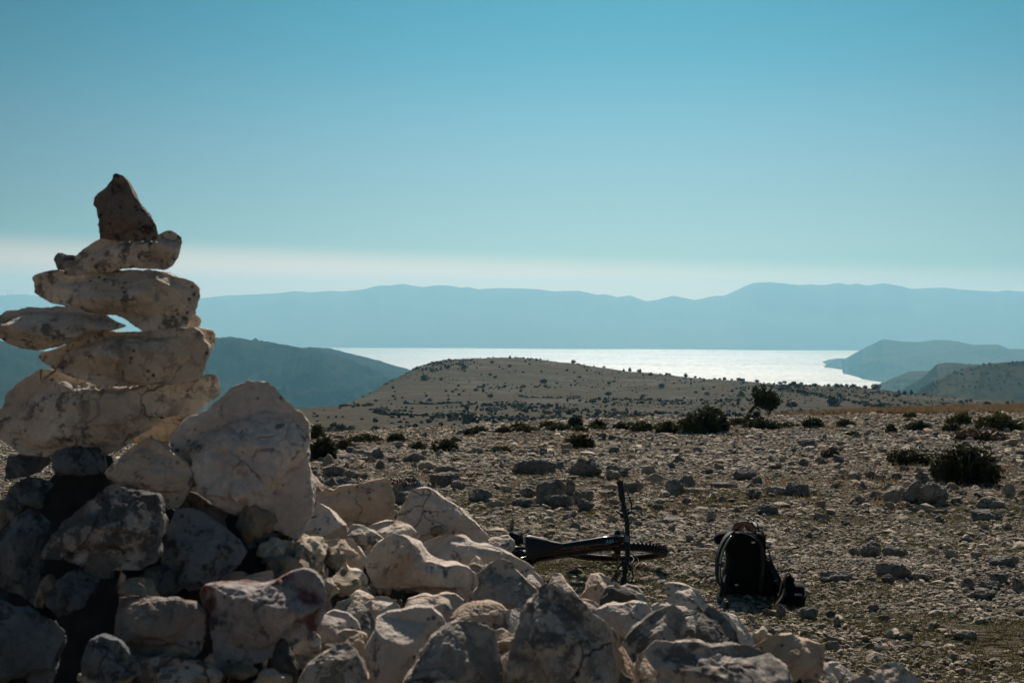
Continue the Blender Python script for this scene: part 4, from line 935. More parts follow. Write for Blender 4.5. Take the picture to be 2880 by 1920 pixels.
shrub(2650, 1192, 2704, 1214, 'dark bush below the green domed one', 20, 1100, leaf=.06, group=BG)
shrub(2670, 1206, 2840, 1237, 'long patch of dry reddish brown heather', 21, 3000, mat=M_heath, nb=12, leaf=.06, group=BG)
shrub(2540, 1160, 2580, 1176, 'little dark bush in the heather strip', 22, 500, leaf=.07, group=BG)
shrub(2497, 1260, 2625, 1310, 'left part of the big dark thorn bush, spreading low', 23, 3200, leaf=.04, group='thorn bushes beside the far cairn')
shrub(2612, 1252, 2830, 1362, 'big dark thorn bush behind the far cairn', 24, 9500, nb=11, leaf=.042, group='thorn bushes beside the far cairn')
shrub(2306, 1258, 2368, 1290, 'dry twiggy bush in the rubble, far right of the pine', 25, 800, mat=M_heath, leaf=.04, group=BG)
shrub(2376, 1214, 2420, 1226, 'tiny low bush on the rubble below the rim', 26, 400, leaf=.05, group=BG)
shrub(1300, 1206, 1350, 1222, 'low bush at the rim above the spiky bush', 27, 700, leaf=.07, group=BG)
shrub(1430, 1192, 1500, 1212, 'dark rim bush between the rubble and the slope', 28, 1300, leaf=.07, group=BG)
shrub(1515, 1184, 1580, 1204, 'green rim bush left of the juniper thicket', 29, 1300, mat=M_leaf2, leaf=.07, group=BG)
shrub(1596, 1172, 1640, 1204, 'taller rim bush with a pointed top', 30, 1200, leaf=.07, group=BG)
shrub(1655, 1182, 1705, 1206, 'rim bush next to the one with the pointed top', 31, 1000, leaf=.07, group=BG)
shrub(2090, 1158, 2148, 1192, 'dark bush hiding the foot of the leaning pine', 32, 1700, leaf=.06, group=BG)
rr2 = random.Random(99)
for i_ in range(15):
    xa = 1330+i_*66+rr2.uniform(-16, 16); wa = rr2.uniform(34, 74); yb = float(np.interp(xa, [1300, 1700, 2100, 2400], [1216, 1210, 1198, 1192]))+rr2.uniform(-4, 5)
    shrub(xa, yb-rr2.uniform(9, 22), xa+wa, yb, 'low ragged rim shrub of the dark strip edging the rubble', 200+i_, 900, mat=rr2.choice([M_leaf, M_leaf, M_leaf2, M_heath]), leaf=.07, nb=5, group='low shrubs of the dark strip along the rim')
# leaning pine
def pine():
    h = hit(2098, 1188, 20, 120); d = h.y; o = empty('pine_tree', h); sc = d/FP
    L = lambda x, y, dy=0: ((x-2098)*sc, dy, (1188-y)*sc)
    v, f = join([tube([L(2098, 1190), L(2104, 1170, .05), L(2113, 1152), L(2124, 1140, -.05), L(2138, 1130)], [.075, .065, .055, .045, .03], 8),
                 tube([L(2113, 1152), L(2122, 1148, .1), L(2136, 1146, .2)], [.035, .025, .015], 5), tube([L(2124, 1140), L(2140, 1138, -.2), L(2162, 1134, -.3)], [.035, .025, .012], 5),
                 tube([L(2124, 1140), L(2130, 1122, .1), L(2134, 1106, .1)], [.03, .02, .012], 5), tube([L(2106, 1150), L(2096, 1142), L(2090, 1136)], [.012, .01, .005], 4)])
    mesh_obj('trunk', v, f, M_wood, o)
    r = random.Random(3); bl = []
    for x, y, rx, ry in [(2135, 1112, 18, 13), (2150, 1122, 24, 16), (2168, 1116, 18, 15), (2172, 1136, 15, 12), (2128, 1128, 14, 9), (2150, 1140, 16, 9), (2182, 1126, 10, 12), (2143, 1102, 9, 7), (2166, 1103, 9, 6)]:
        c = L(x, y, r.uniform(-.25, .25)); bl.append((c[0], c[1], c[2], rx*sc, .45, ry*sc))
    bl += [(b[0]+r.uniform(-.25, .25), b[1], b[2]+r.uniform(-.15, .1), b[3]*.6, .25, b[4]*.5) for b in bl]
    V, F = leaf_cloud(bl, 7500, .045, 5); mesh_obj('crown', V, F, M_pine, o, smooth=False)
    tag(o, 'small leaning pine with a rounded crown on the rim of the plateau', 'tree')
pine()
# ---- low scrub and outcrops covering the slopes beyond
def slope_sample(n, seed, th, sc_n):
    r = np.random.default_rng(seed); px = r.uniform(840, 3000, n); dc = np.interp(px, crest[:, 0], crest[:, 2])
    y = 95+(dc*1.03-95)*r.uniform(0, 1, n)**.75; x = (px-1440)/FP*y
    k = n2(x*sc_n, y*sc_n*.45, 4, seed)+r.normal(0, .34, n) > th; return x[k], y[k]
X, Y = slope_sample(34000, 301, .66, .03)
tag(merged_stones('scrub', X, Y, np.random.default_rng(3).uniform(.35, 1.35, len(X)), 0, 6, M_scrub, ground_z, .8, lambda r, n, X, Y: np.array([(.022, .026, .018)])*r.uniform(.7, 1.6, (n, 1)), .3), 'low dark scrub patches on the dry slopes', 'scrub', kind='stuff')
X, Y = slope_sample(40000, 302, .66, .026)
tag(merged_stones('rock_outcrops', X, Y, np.random.default_rng(4).uniform(.25, .9, len(X)), 0, 7, M_scrub, ground_z, .5, lambda r, n, X, Y: np.array([(.15, .145, .135)])*r.uniform(.5, 1.3, (n, 1)), .4), 'grey limestone outcrops on the dry slopes', 'outcrop', kind='stuff')
# ---- shrubs on the slopes beyond: four shapes, copied
hp = []
for k in range(5):
    o = empty('hill_shrub'); r = random.Random(k)
    if k < 3: bl = [(r.uniform(-.3, .3), r.uniform(-.3, .3), .36, .33, .33, .34+.1*r.random()) for _ in range(4)]
    elif k == 3: bl = [(0, 0, .25, .38, .38, .25), (0, 0, .55, .26, .26, .3), (0.03, 0, .85, .13, .13, .22)]
    else: bl = [(0, 0, .75, .5, .45, .24), (.2, .1, .62, .35, .3, .2), (-.25, 0, .6, .3, .3, .2)]
    V, F = leaf_cloud(bl, 900, .10, 40+k); mesh_obj('foliage', V, F, M_hillsh, o, smooth=False)
    v, f = tube([(0, 0, -.1), (.02, 0, .3), (.04, 0, .7)], [.05, .04, .02], 5); mesh_obj('stem', v, f, M_wood, o); hp.append(o)
used_h = set()
def hill_shrub(px, py, wpx, k, label, group, hpx=None, d=None):
    h = hit(px, py, 70, 1500) if d is None else d
    s = wpx/FP*h.y; src = hp[k]
    if k not in used_h: o = src; used_h.add(k)
    else:
        o = src.copy(); scene.collection.objects.link(o)
        for ch in src.children:
            c = ch.copy(); scene.collection.objects.link(c); c.parent = o
    z = s*(.8 if hpx is None else hpx/wpx); o.location = h; o.scale = (s, s, z); o.rotation_euler = (0, 0, (px*7.3) % 6.28)
    tag(o, label, 'shrub', group); return o
def F1(x, y): return (780+x*.38265, 920+y*.38265)
def F2(x, y): return (1500+x*.2976, 920+y*.2976)
def F3(x, y): return (2180+x*.2976, 920+y*.2976)
HG = 'dark shrubs dotted over the dome shaped hill'
one = [(F1, 1080, 390, 60, 'pair of clumped shrubs high on the left flank of the hill'), (F1, 1245, 305, 40, 'shrub near the top left of the hill, west of two others'), (F1, 1370, 308, 42, 'shrub just below the left crest of the hill'),
 (F1, 1205, 390, 30, 'round shrub alone on the left flank of the hill'), (F1, 1710, 292, 30, 'shrub below the middle of the crest'), (F1, 1958, 412, 48, 'broad shrub on the right half of the dome'),
 (F1, 1808, 455, 36, 'round shrub above the curved wall on the hill'), (F1, 1463, 470, 32, 'dark shrub between two ring enclosures, upper'), (F1, 1562, 515, 42, 'dark shrub between two ring enclosures, lower'),
 (F1, 1123, 545, 36, 'shrub growing inside the larger ring enclosure'), (F1, 1258, 540, 28, 'small shrub at the right end of the larger ring enclosure'), (F1, 942, 595, 22, 'tiny shrub left below the larger ring enclosure'),
 (F1, 1415, 720, 140, 'big dark juniper on the plain below the hill'), (F1, 465, 775, 70, 'dark juniper on the left plain, one of three'), (F1, 550, 770, 70, 'wide juniper on the left plain, one of three'), (F1, 732, 765, 58, 'pointed juniper on the left plain, one of three'),
 (F1, 958, 768, 80, 'flat shrub on the plain near the rubble'), (F1, 1142, 680, 38, 'small square shrub beside the long hedge'), (F1, 1405, 765, 60, 'shrub in the hedge line at the foot of the plain'),
 (F2, 98, 530, 62, 'broad shrub on the middle of the hill slope'), (F2, 710, 668, 66, 'wide low shrub left of the slope path'), (F2, 1032, 664, 46, 'round shrub on the lower middle slope'), (F2, 1205, 568, 54, 'round shrub on the upper middle slope'),
 (F2, 1112, 458, 44, 'bush standing on the skyline against the water'), (F2, 853, 416, 30, 'small bush on the skyline left of the bigger one'), (F2, 716, 540, 40, 'shrub on the upper left of the smooth slope'), (F2, 760, 522, 34, 'shrub next to the one on the smooth slope'),
 (F2, 684, 770, 34, 'pointed shrub left of the umbrella shaped juniper'), (F2, 1640, 642, 46, 'shrub on the right slope above the big rim bush'), (F2, 1545, 624, 32, 'smaller shrub left of the slope shrub above the rim bush'), (F2, 1970, 652, 60, 'spreading shrub left of the pine crown'),
 (F2, 1880, 612, 34, 'shrub high above the pine to the left'), (F2, 1978, 792, 46, 'round shrub between rim bush and pine'), (F2, 1850, 806, 38, 'small round shrub above the big rim bush'), (F3, 160, 788, 96, 'wide dark shrub right of the pine crown'),
 (F3, 240, 800, 56, 'small shrub beside the wide one right of the pine'), (F3, 350, 812, 52, 'shrub third right of the pine crown'), (F3, 215, 575, 60, 'tall shrub on the right slope below the water line'), (F3, 545, 738, 120, 'biggest shrub in the long dark hedge'),
 (F3, 685, 540, 40, 'lone tree shape on the right skyline, first'), (F3, 735, 552, 36, 'lone tree shape on the right skyline, second'), (F3, 850, 590, 44, 'shrub on the right skyline before the headland'), (F3, 955, 578, 80, 'clump on the skyline under the headland'),
 (F3, 1140, 656, 40, 'shrub on the bare slope under the cliffs'), (F3, 2010, 745, 70, 'dark shrub on the green slope at the right'), (F3, 2270, 780, 70, 'wide shrub at the right edge of the slope'), (F3, 1595, 750, 50, 'shrub right of the end of the long hedge')]
for i, (fn, x, y, w_, lb) in enumerate(one):
    px, py = fn(x, y); wpx = w_*(.38265 if fn is F1 else .2976)
    hill_shrub(px, py, wpx*1.1, [0, 1, 2, 3, 1, 0, 4][i % 7] if w_ < 110 else i % 3, lb, HG)
# umbrella shaped juniper thicket and hedge rows
r = random.Random(12)
def row(pts, n, w0, w1, label, group, jy=2.0, ks=(0, 1, 2)):
    for i in range(n):
        t = (i+.5)/n*(len(pts)-1); a = int(min(t, len(pts)-2)); f = t-a
        px = pts[a][0]*(1-f)+pts[a+1][0]*f+r.uniform(-2, 2); py = pts[a][1]*(1-f)+pts[a+1][1]*f+r.uniform(-jy, jy)
        wd = r.uniform(w0, w1); hill_shrub(px, py, wd, r.choice(ks), label, group, hpx=wd*r.uniform(.45, .8))
row([(1698, 1182), (1760, 1181), (1820, 1176)], 9, 22, 34, 'flat topped juniper of the thicket left of the largest rim bush', 'juniper thicket', 3, (4, 0, 4))
row([(1845, 1180), (1900, 1178), (1960, 1176)], 8, 18, 28, 'juniper of the darker thicket behind the largest rim bush', 'second juniper thicket', 3)
row([(1600, 1156), (1570, 1161), (1520, 1162)], 6, 12, 20, 'low juniper of the small clump on the plain', 'small juniper clump', 2)
row([(1418, 1176), (1460, 1178), (1525, 1181)], 9, 10, 16, 'shrub of the narrow hedge on the plain', 'narrow hedge on the plain', 1)
row([(1270, 1179), (1330, 1181), (1408, 1177)], 9, 12, 18, 'shrub of the hedge behind the big dark juniper', 'hedge behind the big dark juniper', 2)
row([(1040, 1154), (1090, 1154), (1160, 1158)], 10, 12, 18, 'shrub of the long hedge left of the plain', 'long hedge left of the plain', 2)
row([(952, 1143), (1000, 1145), (1044, 1142)], 6, 12, 18, 'shrub of the short hedge near the cliff edge', 'short hedge near the cliff edge', 2)
row([(2180, 1093), (2260, 1108), (2350, 1122), (2440, 1140), (2530, 1153), (2630, 1164)], 34, 12, 26, 'shrub of the long dark hedge crossing the right slope', 'long dark hedge on the right slope', 3)
row([(2400, 1116), (2445, 1122)], 4, 10, 16, 'shrub of the short upper hedge', 'short upper hedge', 1)
row([(2530, 1129), (2600, 1142)], 7, 9, 14, 'shrub of the thin straight hedge', 'thin straight hedge', 1)
row([(2640, 1205), (2560, 1192), (2480, 1186)], 1, 5, 6, 'tiny shrub near the heather strip', 'tiny shrub', 1)
# small scattered ones that nothing tells apart
DOT = 'small dark shrub dotted on the dry hillside'; DG = 'small dark shrubs dotted on the dry hillside'
cx_ = crest[:, 0]
n = 0
while n < 130:
    px = r.uniform(870, 2880); cy0 = float(np.interp(px, cx_, crest[:, 1]))+rollc*(px-1440)*0
    t = r.random()**(1.5 if px > 1900 else 1.1); py = cy0+3+t*(1185-cy0-6)
    if r.random() > (.45+.55*(px-870)/2010): continue
    hill_shrub(px, py, r.uniform(5, 12), r.choice((0, 1, 2, 3)), DOT, DG); n += 1
for i in range(34):                                    # along the skyline
    px = r.uniform(1560, 2600); cy0 = float(np.interp(px, cx_, crest[:, 1]))
    hill_shrub(px, cy0+2.5, r.uniform(8, 17), r.choice((0, 1, 2, 3, 4)), 'small shrub on the skyline of the slope against the water', 'small shrubs on the skyline')
# dark trees on the pasture hill at the right
bvh1 = BVHTree.FromPolygons([v.co for v in RH1.data.vertices], [tuple(p.vertices) for p in RH1.data.polygons])
m_ = 0
while m_ < 80:
    px = r.uniform(2590, 2880); yc = float(np.interp(px, [p[0] for p in rh1], [p[1] for p in rh1])); py = yc+1+(r.random()**1.8)*80
    v = (Fv+Rv*((px-1440)/FP)+Uv*((960-py)/FP)).normalized(); hh = bvh1.ray_cast(CAM, v)
    if hh[0] is None: m_ += 1; continue
    hill_shrub(px, py, r.uniform(4, 9), r.choice((0, 1, 3)), 'tiny dark tree on the pasture hill at the right', 'tiny trees on the pasture hill', d=hh[0]); m_ += 1
# ring shaped dry-stone enclosures
M_wallst = flat_mat('old dry stone', (.055, .056, .052), .95, 0, .1)
def enclosure(px, py, wpx, hpx, label, a0=0, a1=2*math.pi):
    c = hit(px, py, 80, 1200); V, F = [], []; n = 60
    rx = wpx/2/FP*c.y; nearp = hit(px, py+hpx/2, 80, 1200); ry = max(2.0, min(rx*1.3, abs(c.y-nearp.y)))
    rr_ = random.Random(int(px))
    for i in range(n+1):
        a = a0+(a1-a0)*i/n; wob = 1+.05*math.sin(3*a+px); x = c.x+rx*math.cos(a)*wob; y = c.y+ry*math.sin(a)*wob; z = gz1(x, y); t = 1.5+rr_.uniform(-.6, .6); hgt = .42+rr_.uniform(-.3, .35)
        ox, oy = math.cos(a)*t, math.sin(a)*t
        V += [(x-ox-c.x, y-oy-c.y, z-.4-c.z), (x-ox*.7-c.x, y-oy*.7-c.y, z+hgt-c.z), (x+ox*.7-c.x, y+oy*.7-c.y, z+hgt-c.z), (x+ox-c.x, y+oy-c.y, z-.4-c.z)]
    for i in range(n):
        for k in range(3): F.append((4*i+k, 4*i+k+1, 4*i+5+k, 4*i+4+k))
    o = mesh_obj('stone_enclosure', V, F, M_wallst, None, False, loc=c); tag(o, label, 'stone wall', 'ring shaped stone enclosures')
enclosure(1214, 1133, 130, 13, 'dark ring shaped stone enclosure, the larger one on the left plain')
enclosure(1419, 1137, 100, 9, 'thin ring shaped stone enclosure right of the larger one')
enclosure(1540, 1114, 160, 15, 'wide shallow stone enclosure on the right of the dome', math.pi*1.05, math.pi*2.2)
enclosure(1180, 1163, 220, 10, 'long low curved stone wall behind the hedge on the plain', math.pi*.9, math.pi*1.9)
# wind turbines on the far ridge
def turbine(px, py, h_px, label, rot):
    b = P(px, py, 13450); H_ = h_px/FP*13450; o = empty('wind_turbine', (b.x, b.y, b.z-6))
    v, f = tube([(0, 0, -10), (0, 0, H_*.6)], [2.6, 1.6], 8); mesh_obj('tower', v, f, M_white, o)
    v, f = tube([(0, -4, H_*.6), (0, 5, H_*.6)], [2, 2], 6); mesh_obj('nacelle', v, f, M_white, o)
    for k in range(3):
        a = rot+k*2.094; v, f = tube([(0, -4.5, H_*.6), (math.cos(a)*H_*.2, -4.5, H_*.6+math.sin(a)*H_*.2), (math.cos(a)*H_*.42, -4.5, H_*.6+math.sin(a)*H_*.42)], [1.2, 1.5, .4], 5)
        mesh_obj('blade', v, f, M_white, o)
    tag(o, label, 'wind turbine', 'wind turbines on the far ridge')
M_white = flat_mat('turbine grey', (.3, .32, .34), .5)
turbine(22, 831, 22, 'leftmost tiny wind turbine on the far ridge', .4); turbine(34, 829, 20, 'tiny wind turbine in the middle of the three', 1.1); turbine(76, 830, 20, 'tiny wind turbine nearest to the cairn', .8)

# ------------------------------------------------------------------ mountain bike lying on its side
M_blk = flat_mat('black gloss paint', (.006, .006, .008), .22, 0, .5); M_rubb = flat_mat('tyre rubber', (.010, .010, .011), .75); M_mt = flat_mat('black matt', (.004, .004, .0045), .6)
M_alu = flat_mat('bare alloy', (.45, .45, .46), .3, .9); M_wall = flat_mat('tan tyre sidewall', (.10, .05, .03), .7); M_cy = flat_mat('cyan decal', (.12, .45, .55), .5); M_or = flat_mat('orange decal', (.30, .09, .03), .5)
t18 = R(17.5); e1 = Vector((1, 0, 0)); e2 = Vector((0, math.cos(t18), -math.sin(t18))); Nn = Vector((0, math.sin(t18), math.cos(t18)))
s_ = Vector((math.cos(R(65)), 0, -math.sin(R(65)))); p_ = Vector((math.sin(R(65)), 0, math.cos(R(65))))
Fa = Vector((1.22, 0, .37)); crown = Vector((.942, 0, .858)); HB = Vector((.925, 0, 1.03))
Aw = P(1737, 1552, 9.56)
def steer(v): v = Vector(v)-Fa; return Aw+e1*v.dot(p_)+Nn*v.y+e2*v.dot(s_)
psi = R(7.0); f1 = e1*math.cos(psi)+Nn*math.sin(psi); fN = Nn*math.cos(psi)-e1*math.sin(psi); cw = steer(crown)
def frm(v): v = Vector(v)-crown; return cw+f1*v.dot(p_)+fN*v.y+e2*v.dot(s_)
Bw = frm((.44, 0, .34)); bz = gz1(Bw.x, Bw.y)
bike = empty('bicycle', (Bw.x, Bw.y, bz)); tag(bike, 'black mountain bike lying on its side in the rubble, handlebar pointing up', 'bicycle')
LOCB = Vector(bike.location)
def part(name, vf, mat, fn, parent=None, smooth=True):
    v, f = vf; par = parent or bike
    return mesh_obj(name, [fn(x)-LOCB for x in v], f, mat, par, smooth)
def torus(c, R_, r_, n=64, k=10, ysc=1.0, knob=False):
    V, F = [], []
    for i in range(n):
        a = 2*math.pi*i/n
        for j in range(k):
            b = 2*math.pi*j/k; rr_ = R_+r_*math.cos(b); V.append((c[0]+rr_*math.cos(a), c[1]+r_*math.sin(b)*ysc, c[2]+rr_*math.sin(a)))
            F.append((i*k+j, i*k+(j+1) % k, ((i+1) % n)*k+(j+1) % k, ((i+1) % n)*k+j))
    return V, F
def boxm(c, sx_, sy_, sz_, rot=None):
    M = rot or Matrix.Identity(3); V = [tuple(Vector(c)+M@Vector((x*sx_/2, y*sy_/2, z*sz_/2))) for x in (-1, 1) for y in (-1, 1) for z in (-1, 1)]
    return V, [(0, 1, 3, 2), (4, 6, 7, 5), (0, 4, 5, 1), (2, 3, 7, 6), (0, 2, 6, 4), (1, 5, 7, 3)]
def wheel(c, fn, lab):
    w_ = mesh_obj('wheel', [fn(x)-LOCB for x in tube([(c[0], -.055, c[2]), (c[0], .055, c[2])], [.022, .022], 12)[0]], tube([(0, -1, 0), (0, 1, 0)], [1, 1], 12)[1], M_mt, bike); w_['label'] = lab
    part('tyre', torus(c, .337, .030, 72, 12, 1.0), M_rubb, fn, w_)
    kn = []
    for i in range(66):
        a = 2*math.pi*i/66
        for yy, ph, q in ((0, 0, .034), (.020, .5, .026), (-.020, .5, .026)):
            b = a+ph*2*math.pi/66; rr_ = .337+q; kn.append(boxm((c[0]+rr_*math.cos(b), yy, c[2]+rr_*math.sin(b)), .012, .013, .014, Matrix.Rotation(-b, 3, 'Y')))
    part('tread', join(kn), M_rubb, fn, w_, smooth=False)
    for sg in (-1, 1): part('sidewall', torus((c[0], sg*.0225, c[2]), .321, .010, 64, 6, .6), M_wall, fn, w_)
    part('rim', torus(c, .302, .013, 64, 8, 1.1), M_mt, fn, w_)
    sp = []
    for i in range(28):
        a = 2*math.pi*i/28; sg = .028 if i % 2 else -.028; b = a+(.5 if (i//2) % 2 else -.5)
        sp.append(tube([(c[0]+.025*math.cos(b), sg, c[2]+.025*math.sin(b)), (c[0]+.298*math.cos(a), 0, c[2]+.298*math.sin(a))], [.0016, .0016], 4))
    part('spokes', join(sp), M_alu, fn, w_)
    part('brake_disc', torus((c[0], .048, c[2]), .09, .008, 40, 4, .2), M_alu, fn, w_)
    return w_
wheel((1.22, 0, .37), steer, 'front wheel turned sideways'); wheel((0, 0, .37), frm, 'rear wheel hidden behind the rock pile')
def ov(pts, rw, rh, k=12):
    """oval section tube in the bike plane : rw half width sideways, rh half height"""
    V, F = [], []
    for i, p in enumerate(pts):
        q = Vector(pts[min(i+1, len(pts)-1)])-Vector(pts[max(0, i-1)]); q.normalize(); a = Vector((0, 1, 0)); b = q.cross(a).normalized()
        for j in range(k):
            t = 2*math.pi*j/k; c, s2 = math.cos(t), math.sin(t); c = math.copysign(abs(c)**.7, c); s2 = math.copysign(abs(s2)**.7, s2); V.append(tuple(Vector(p)+a*c*rw[i]+b*s2*rh[i]))
    for i in range(len(pts)-1):
        for j in range(k): F.append((i*k+j, i*k+(j+1) % k, (i+1)*k+(j+1) % k, (i+1)*k+j))
    F.append(tuple(range(k-1, -1, -1))); n = (len(pts)-1)*k; F.append(tuple(n+j for j in range(k))); return V, F
part('top_tube', ov([(.90, 0, .94), (.80, 0, .905), (.62, 0, .82), (.46, 0, .745), (.38, 0, .72)], [.040, .040, .030, .024, .022], [.034, .032, .024, .020, .018]), M_blk, frm)
part('down_tube', ov([(.935, 0, .885), (.85, 0, .76), (.70, 0, .58), (.56, 0, .42), (.50, 0, .35)], [.040, .045, .045, .048, .05], [.04, .05, .052, .055, .055]), M_blk, frm)
part('head_tube', tube([(.945, 0, .85), (.885, 0, .975)], [.034, .032], 14), M_blk, frm)
part('seat_tube', ov([(.44, 0, .38), (.40, 0, .60), (.365, 0, .78)], [.03, .022, .018], [.03, .022, .018]), M_blk, frm)
for sg in (-1, 1):
    part('chain_stay', tube([(.44, sg*.04, .35), (.25, sg*.06, .35), (0, sg*.07, .37)], [.016, .014, .012], 8), M_blk, frm)
    part('seat_stay', tube([(.42, sg*.02, .62), (.25, sg*.05, .55), (0, sg*.07, .38)], [.013, .012, .010], 8), M_blk, frm)
part('shock_absorber', tube([(.43, 0, .60), (.62, 0, .66)], [.022, .018], 10), M_mt, frm)
part('seat_post', tube([(.365, 0, .76), (.352, 0, .825)], [.0155, .0155], 10), M_mt, frm)
# saddle : wide rear, narrow nose, dipped back
def saddle():
    V, F = [], []; xs = np.linspace(0, 1, 14); k = 12
    for t in xs:
        x = .215+.275*t; hw = .077*(1-t)**.9*(1 if t > .12 else .75+.25*t/.12)+.019 if t < .62 else .019+.077*(1-t)**.9*.8; zc = .855+.018*(1-t)**2+(.006*t)
        for j in range(k):
            a = 2*math.pi*j/k; V.append((x, hw*math.cos(a), zc+.022*math.sin(a)-.45*(hw*math.cos(a))**2*6*.4))
    for i in range(13):
        for j in range(k): F.append((i*k+j, i*k+(j+1) % k, (i+1)*k+(j+1) % k, (i+1)*k+j))
    F.append(tuple(range(k-1, -1, -1))); F.append(tuple(13*k+j for j in range(k))); return V, F
sd_ = part('saddle', saddle(), M_mt, frm); part('rail', join([tube([(.27, sg*.022, .83), (.42, sg*.022, .825)], [.004, .004], 5) for sg in (-1, 1)]), M_alu, frm, sd_)
part('motor_housing', ov([(.38, 0, .33), (.46, 0, .31), (.54, 0, .35)], [.05, .062, .05], [.055, .075, .06]), M_mt, frm)
for sg, ang in ((1, 2.2), (-1, -.9)):
    dx, dz = math.cos(ang)*.17, math.sin(ang)*.17
    cr_ = part('crank', tube([(.44, sg*.075, .34), (.44+dx, sg*.09, .34+dz)], [.014, .011], 8), M_mt, frm)
    part('pedal', join([boxm((.44+dx, sg*.125, .34+dz), .10, .085, .016), tube([(.44+dx, sg*.09, .34+dz), (.44+dx, sg*.11, .34+dz)], [.008, .008], 6)]), M_mt, frm, cr_)
part('chainring', torus((.44, -.06, .34), .075, .006, 36, 5, .4), M_mt, frm)
# steering assembly
for sg in (-1, 1):
    fl = part('fork_leg', join([tube([tuple(crown+Vector((0, sg*.068, 0))+s_*-.02), tuple(crown+Vector((0, sg*.068, 0))+s_*.27)], [.018, .018], 12), tube([tuple(crown+Vector((0, sg*.068, 0))+s_*.25), tuple(Fa+Vector((0, sg*.062, 0)))], [.024, .018], 12)]), M_mt, steer)
part('fork_crown', ov([tuple(crown+Vector((0, 0, 0))+s_*.025), tuple(crown-s_*.025)], [.092, .088], [.028, .024]), M_mt, steer)
part('fork_top_cap', tube([tuple(crown+Vector((0, .068, 0))-s_*.02), tuple(crown+Vector((0, .068, 0))-s_*.05)], [.017, .014], 10), M_mt, steer)
part('stem', ov([(.878, 0, 1.0), (.905, 0, 1.02), tuple(HB)], [.028, .024, .028], [.026, .022, .024]), M_mt, steer)
part('display', boxm((.90, .0, 1.055), .05, .045, .012, Matrix.Rotation(R(25), 3, 'Y')), M_blk, steer, smooth=False)
bar = [(HB.x+dx, y, HB.z+dz) for y, dx, dz in ((-.39, -.065, .020), (-.26, -.045, .022), (-.12, -.010, .012), (0, 0, 0), (.12, -.010, .012), (.26, -.045, .022), (.39, -.065, .020))]
part('handlebar', tube(bar, [.0155, .0155, .017, .018, .017, .0155, .0155], 10), M_mt, steer)
for sg in (-1, 1):
    g0, g1 = Vector((HB.x-.047, sg*.262, HB.z+.022)), Vector((HB.x-.066, sg*.40, HB.z+.020))
    part('grip', join([tube([tuple(g0.lerp(g1, k/8)) for k in range(9)], [.0225 if k % 2 else .020 for k in range(9)], 10), tube([tuple(g1.lerp(g0, .06)), tuple(g1)], [.025, .025], 10)]), M_rubb, steer)
    lv = part('brake_lever', join([tube([(HB.x-.03, sg*.205, HB.z+.01), (HB.x+.035, sg*.21, HB.z-.008), (HB.x+.045, sg*.25, HB.z-.012), (HB.x+.012, sg*.34, HB.z-.012)], [.008, .007, .006, .005], 6), tube([(HB.x-.04, sg*.185, HB.z+.02), (HB.x-.035, sg*.235, HB.z+.02)], [.02, .02], 10), tube([(HB.x-.01, sg*.16, HB.z+.0), (HB.x+.03, sg*.20, HB.z-.002)], [.011, .013], 8)]), M_mt, steer)
    part('shifter', join([boxm((HB.x-.02, sg*.165, HB.z-.02), .035, .03, .028), tube([(HB.x-.03, sg*.165, HB.z-.02), (HB.x-.065, sg*.20, HB.z-.035)], [.006, .009], 6)]), M_mt, steer)
def cable(a, b, m, n=10, mm=None):
    a, b, m = Vector(a), Vector(b), Vector(m); pts = [tuple(a*(1-t)**2+m*2*t*(1-t)+b*t*t) for t in [k/n for k in range(n+1)]]; return tube(pts, [.0026]*(n+1), 5)
for a, b, m in (((HB.x+.03, .20, HB.z-.002), (.97, .06, .80), (1.22, .14, .98)), ((HB.x+.03, .16, HB.z-.01), (.93, .03, .86), (1.14, .10, .95)), ((HB.x+.03, -.20, HB.z-.002), (.93, -.03, .86), (1.17, -.12, .93)), ((HB.x+.02, -.16, HB.z-.01), (.95, -.05, .80), (1.12, -.10, .90))):
    part('cable', cable(a, b, m), M_mt, steer)
V, F = strokes([[(0, 0), (.5, 1), (1, 0)], [(.25, .42), (.75, .42)], [(1.3, 0), (1.3, 1), (1.7, .4), (2.1, 1), (2.1, 0)]], .12)
part('decal', ([(.80+.022*x, -.016+.024*y+.0, .9395+.0088*x+.002) for x, y in V], F), M_cy, frm, smooth=False)
V, F = strokes([[(0, 0), (0, 1)], [(.5, 1), (.5, 0), (1, 0)], [(1.3, 0), (1.8, 1), (2.3, 0)], [(2.6, 0), (2.6, 1), (3.2, 1)], [(3.6, 0), (3.6, 1)], [(4, 0), (4.6, 1)], [(5.2, .5), (6.4, .5)]], .12)
part('decal', ([(.60+.022*x, -.030+.022*y, .8385+.0103*x) for x, y in V], F), M_or, frm, smooth=False)

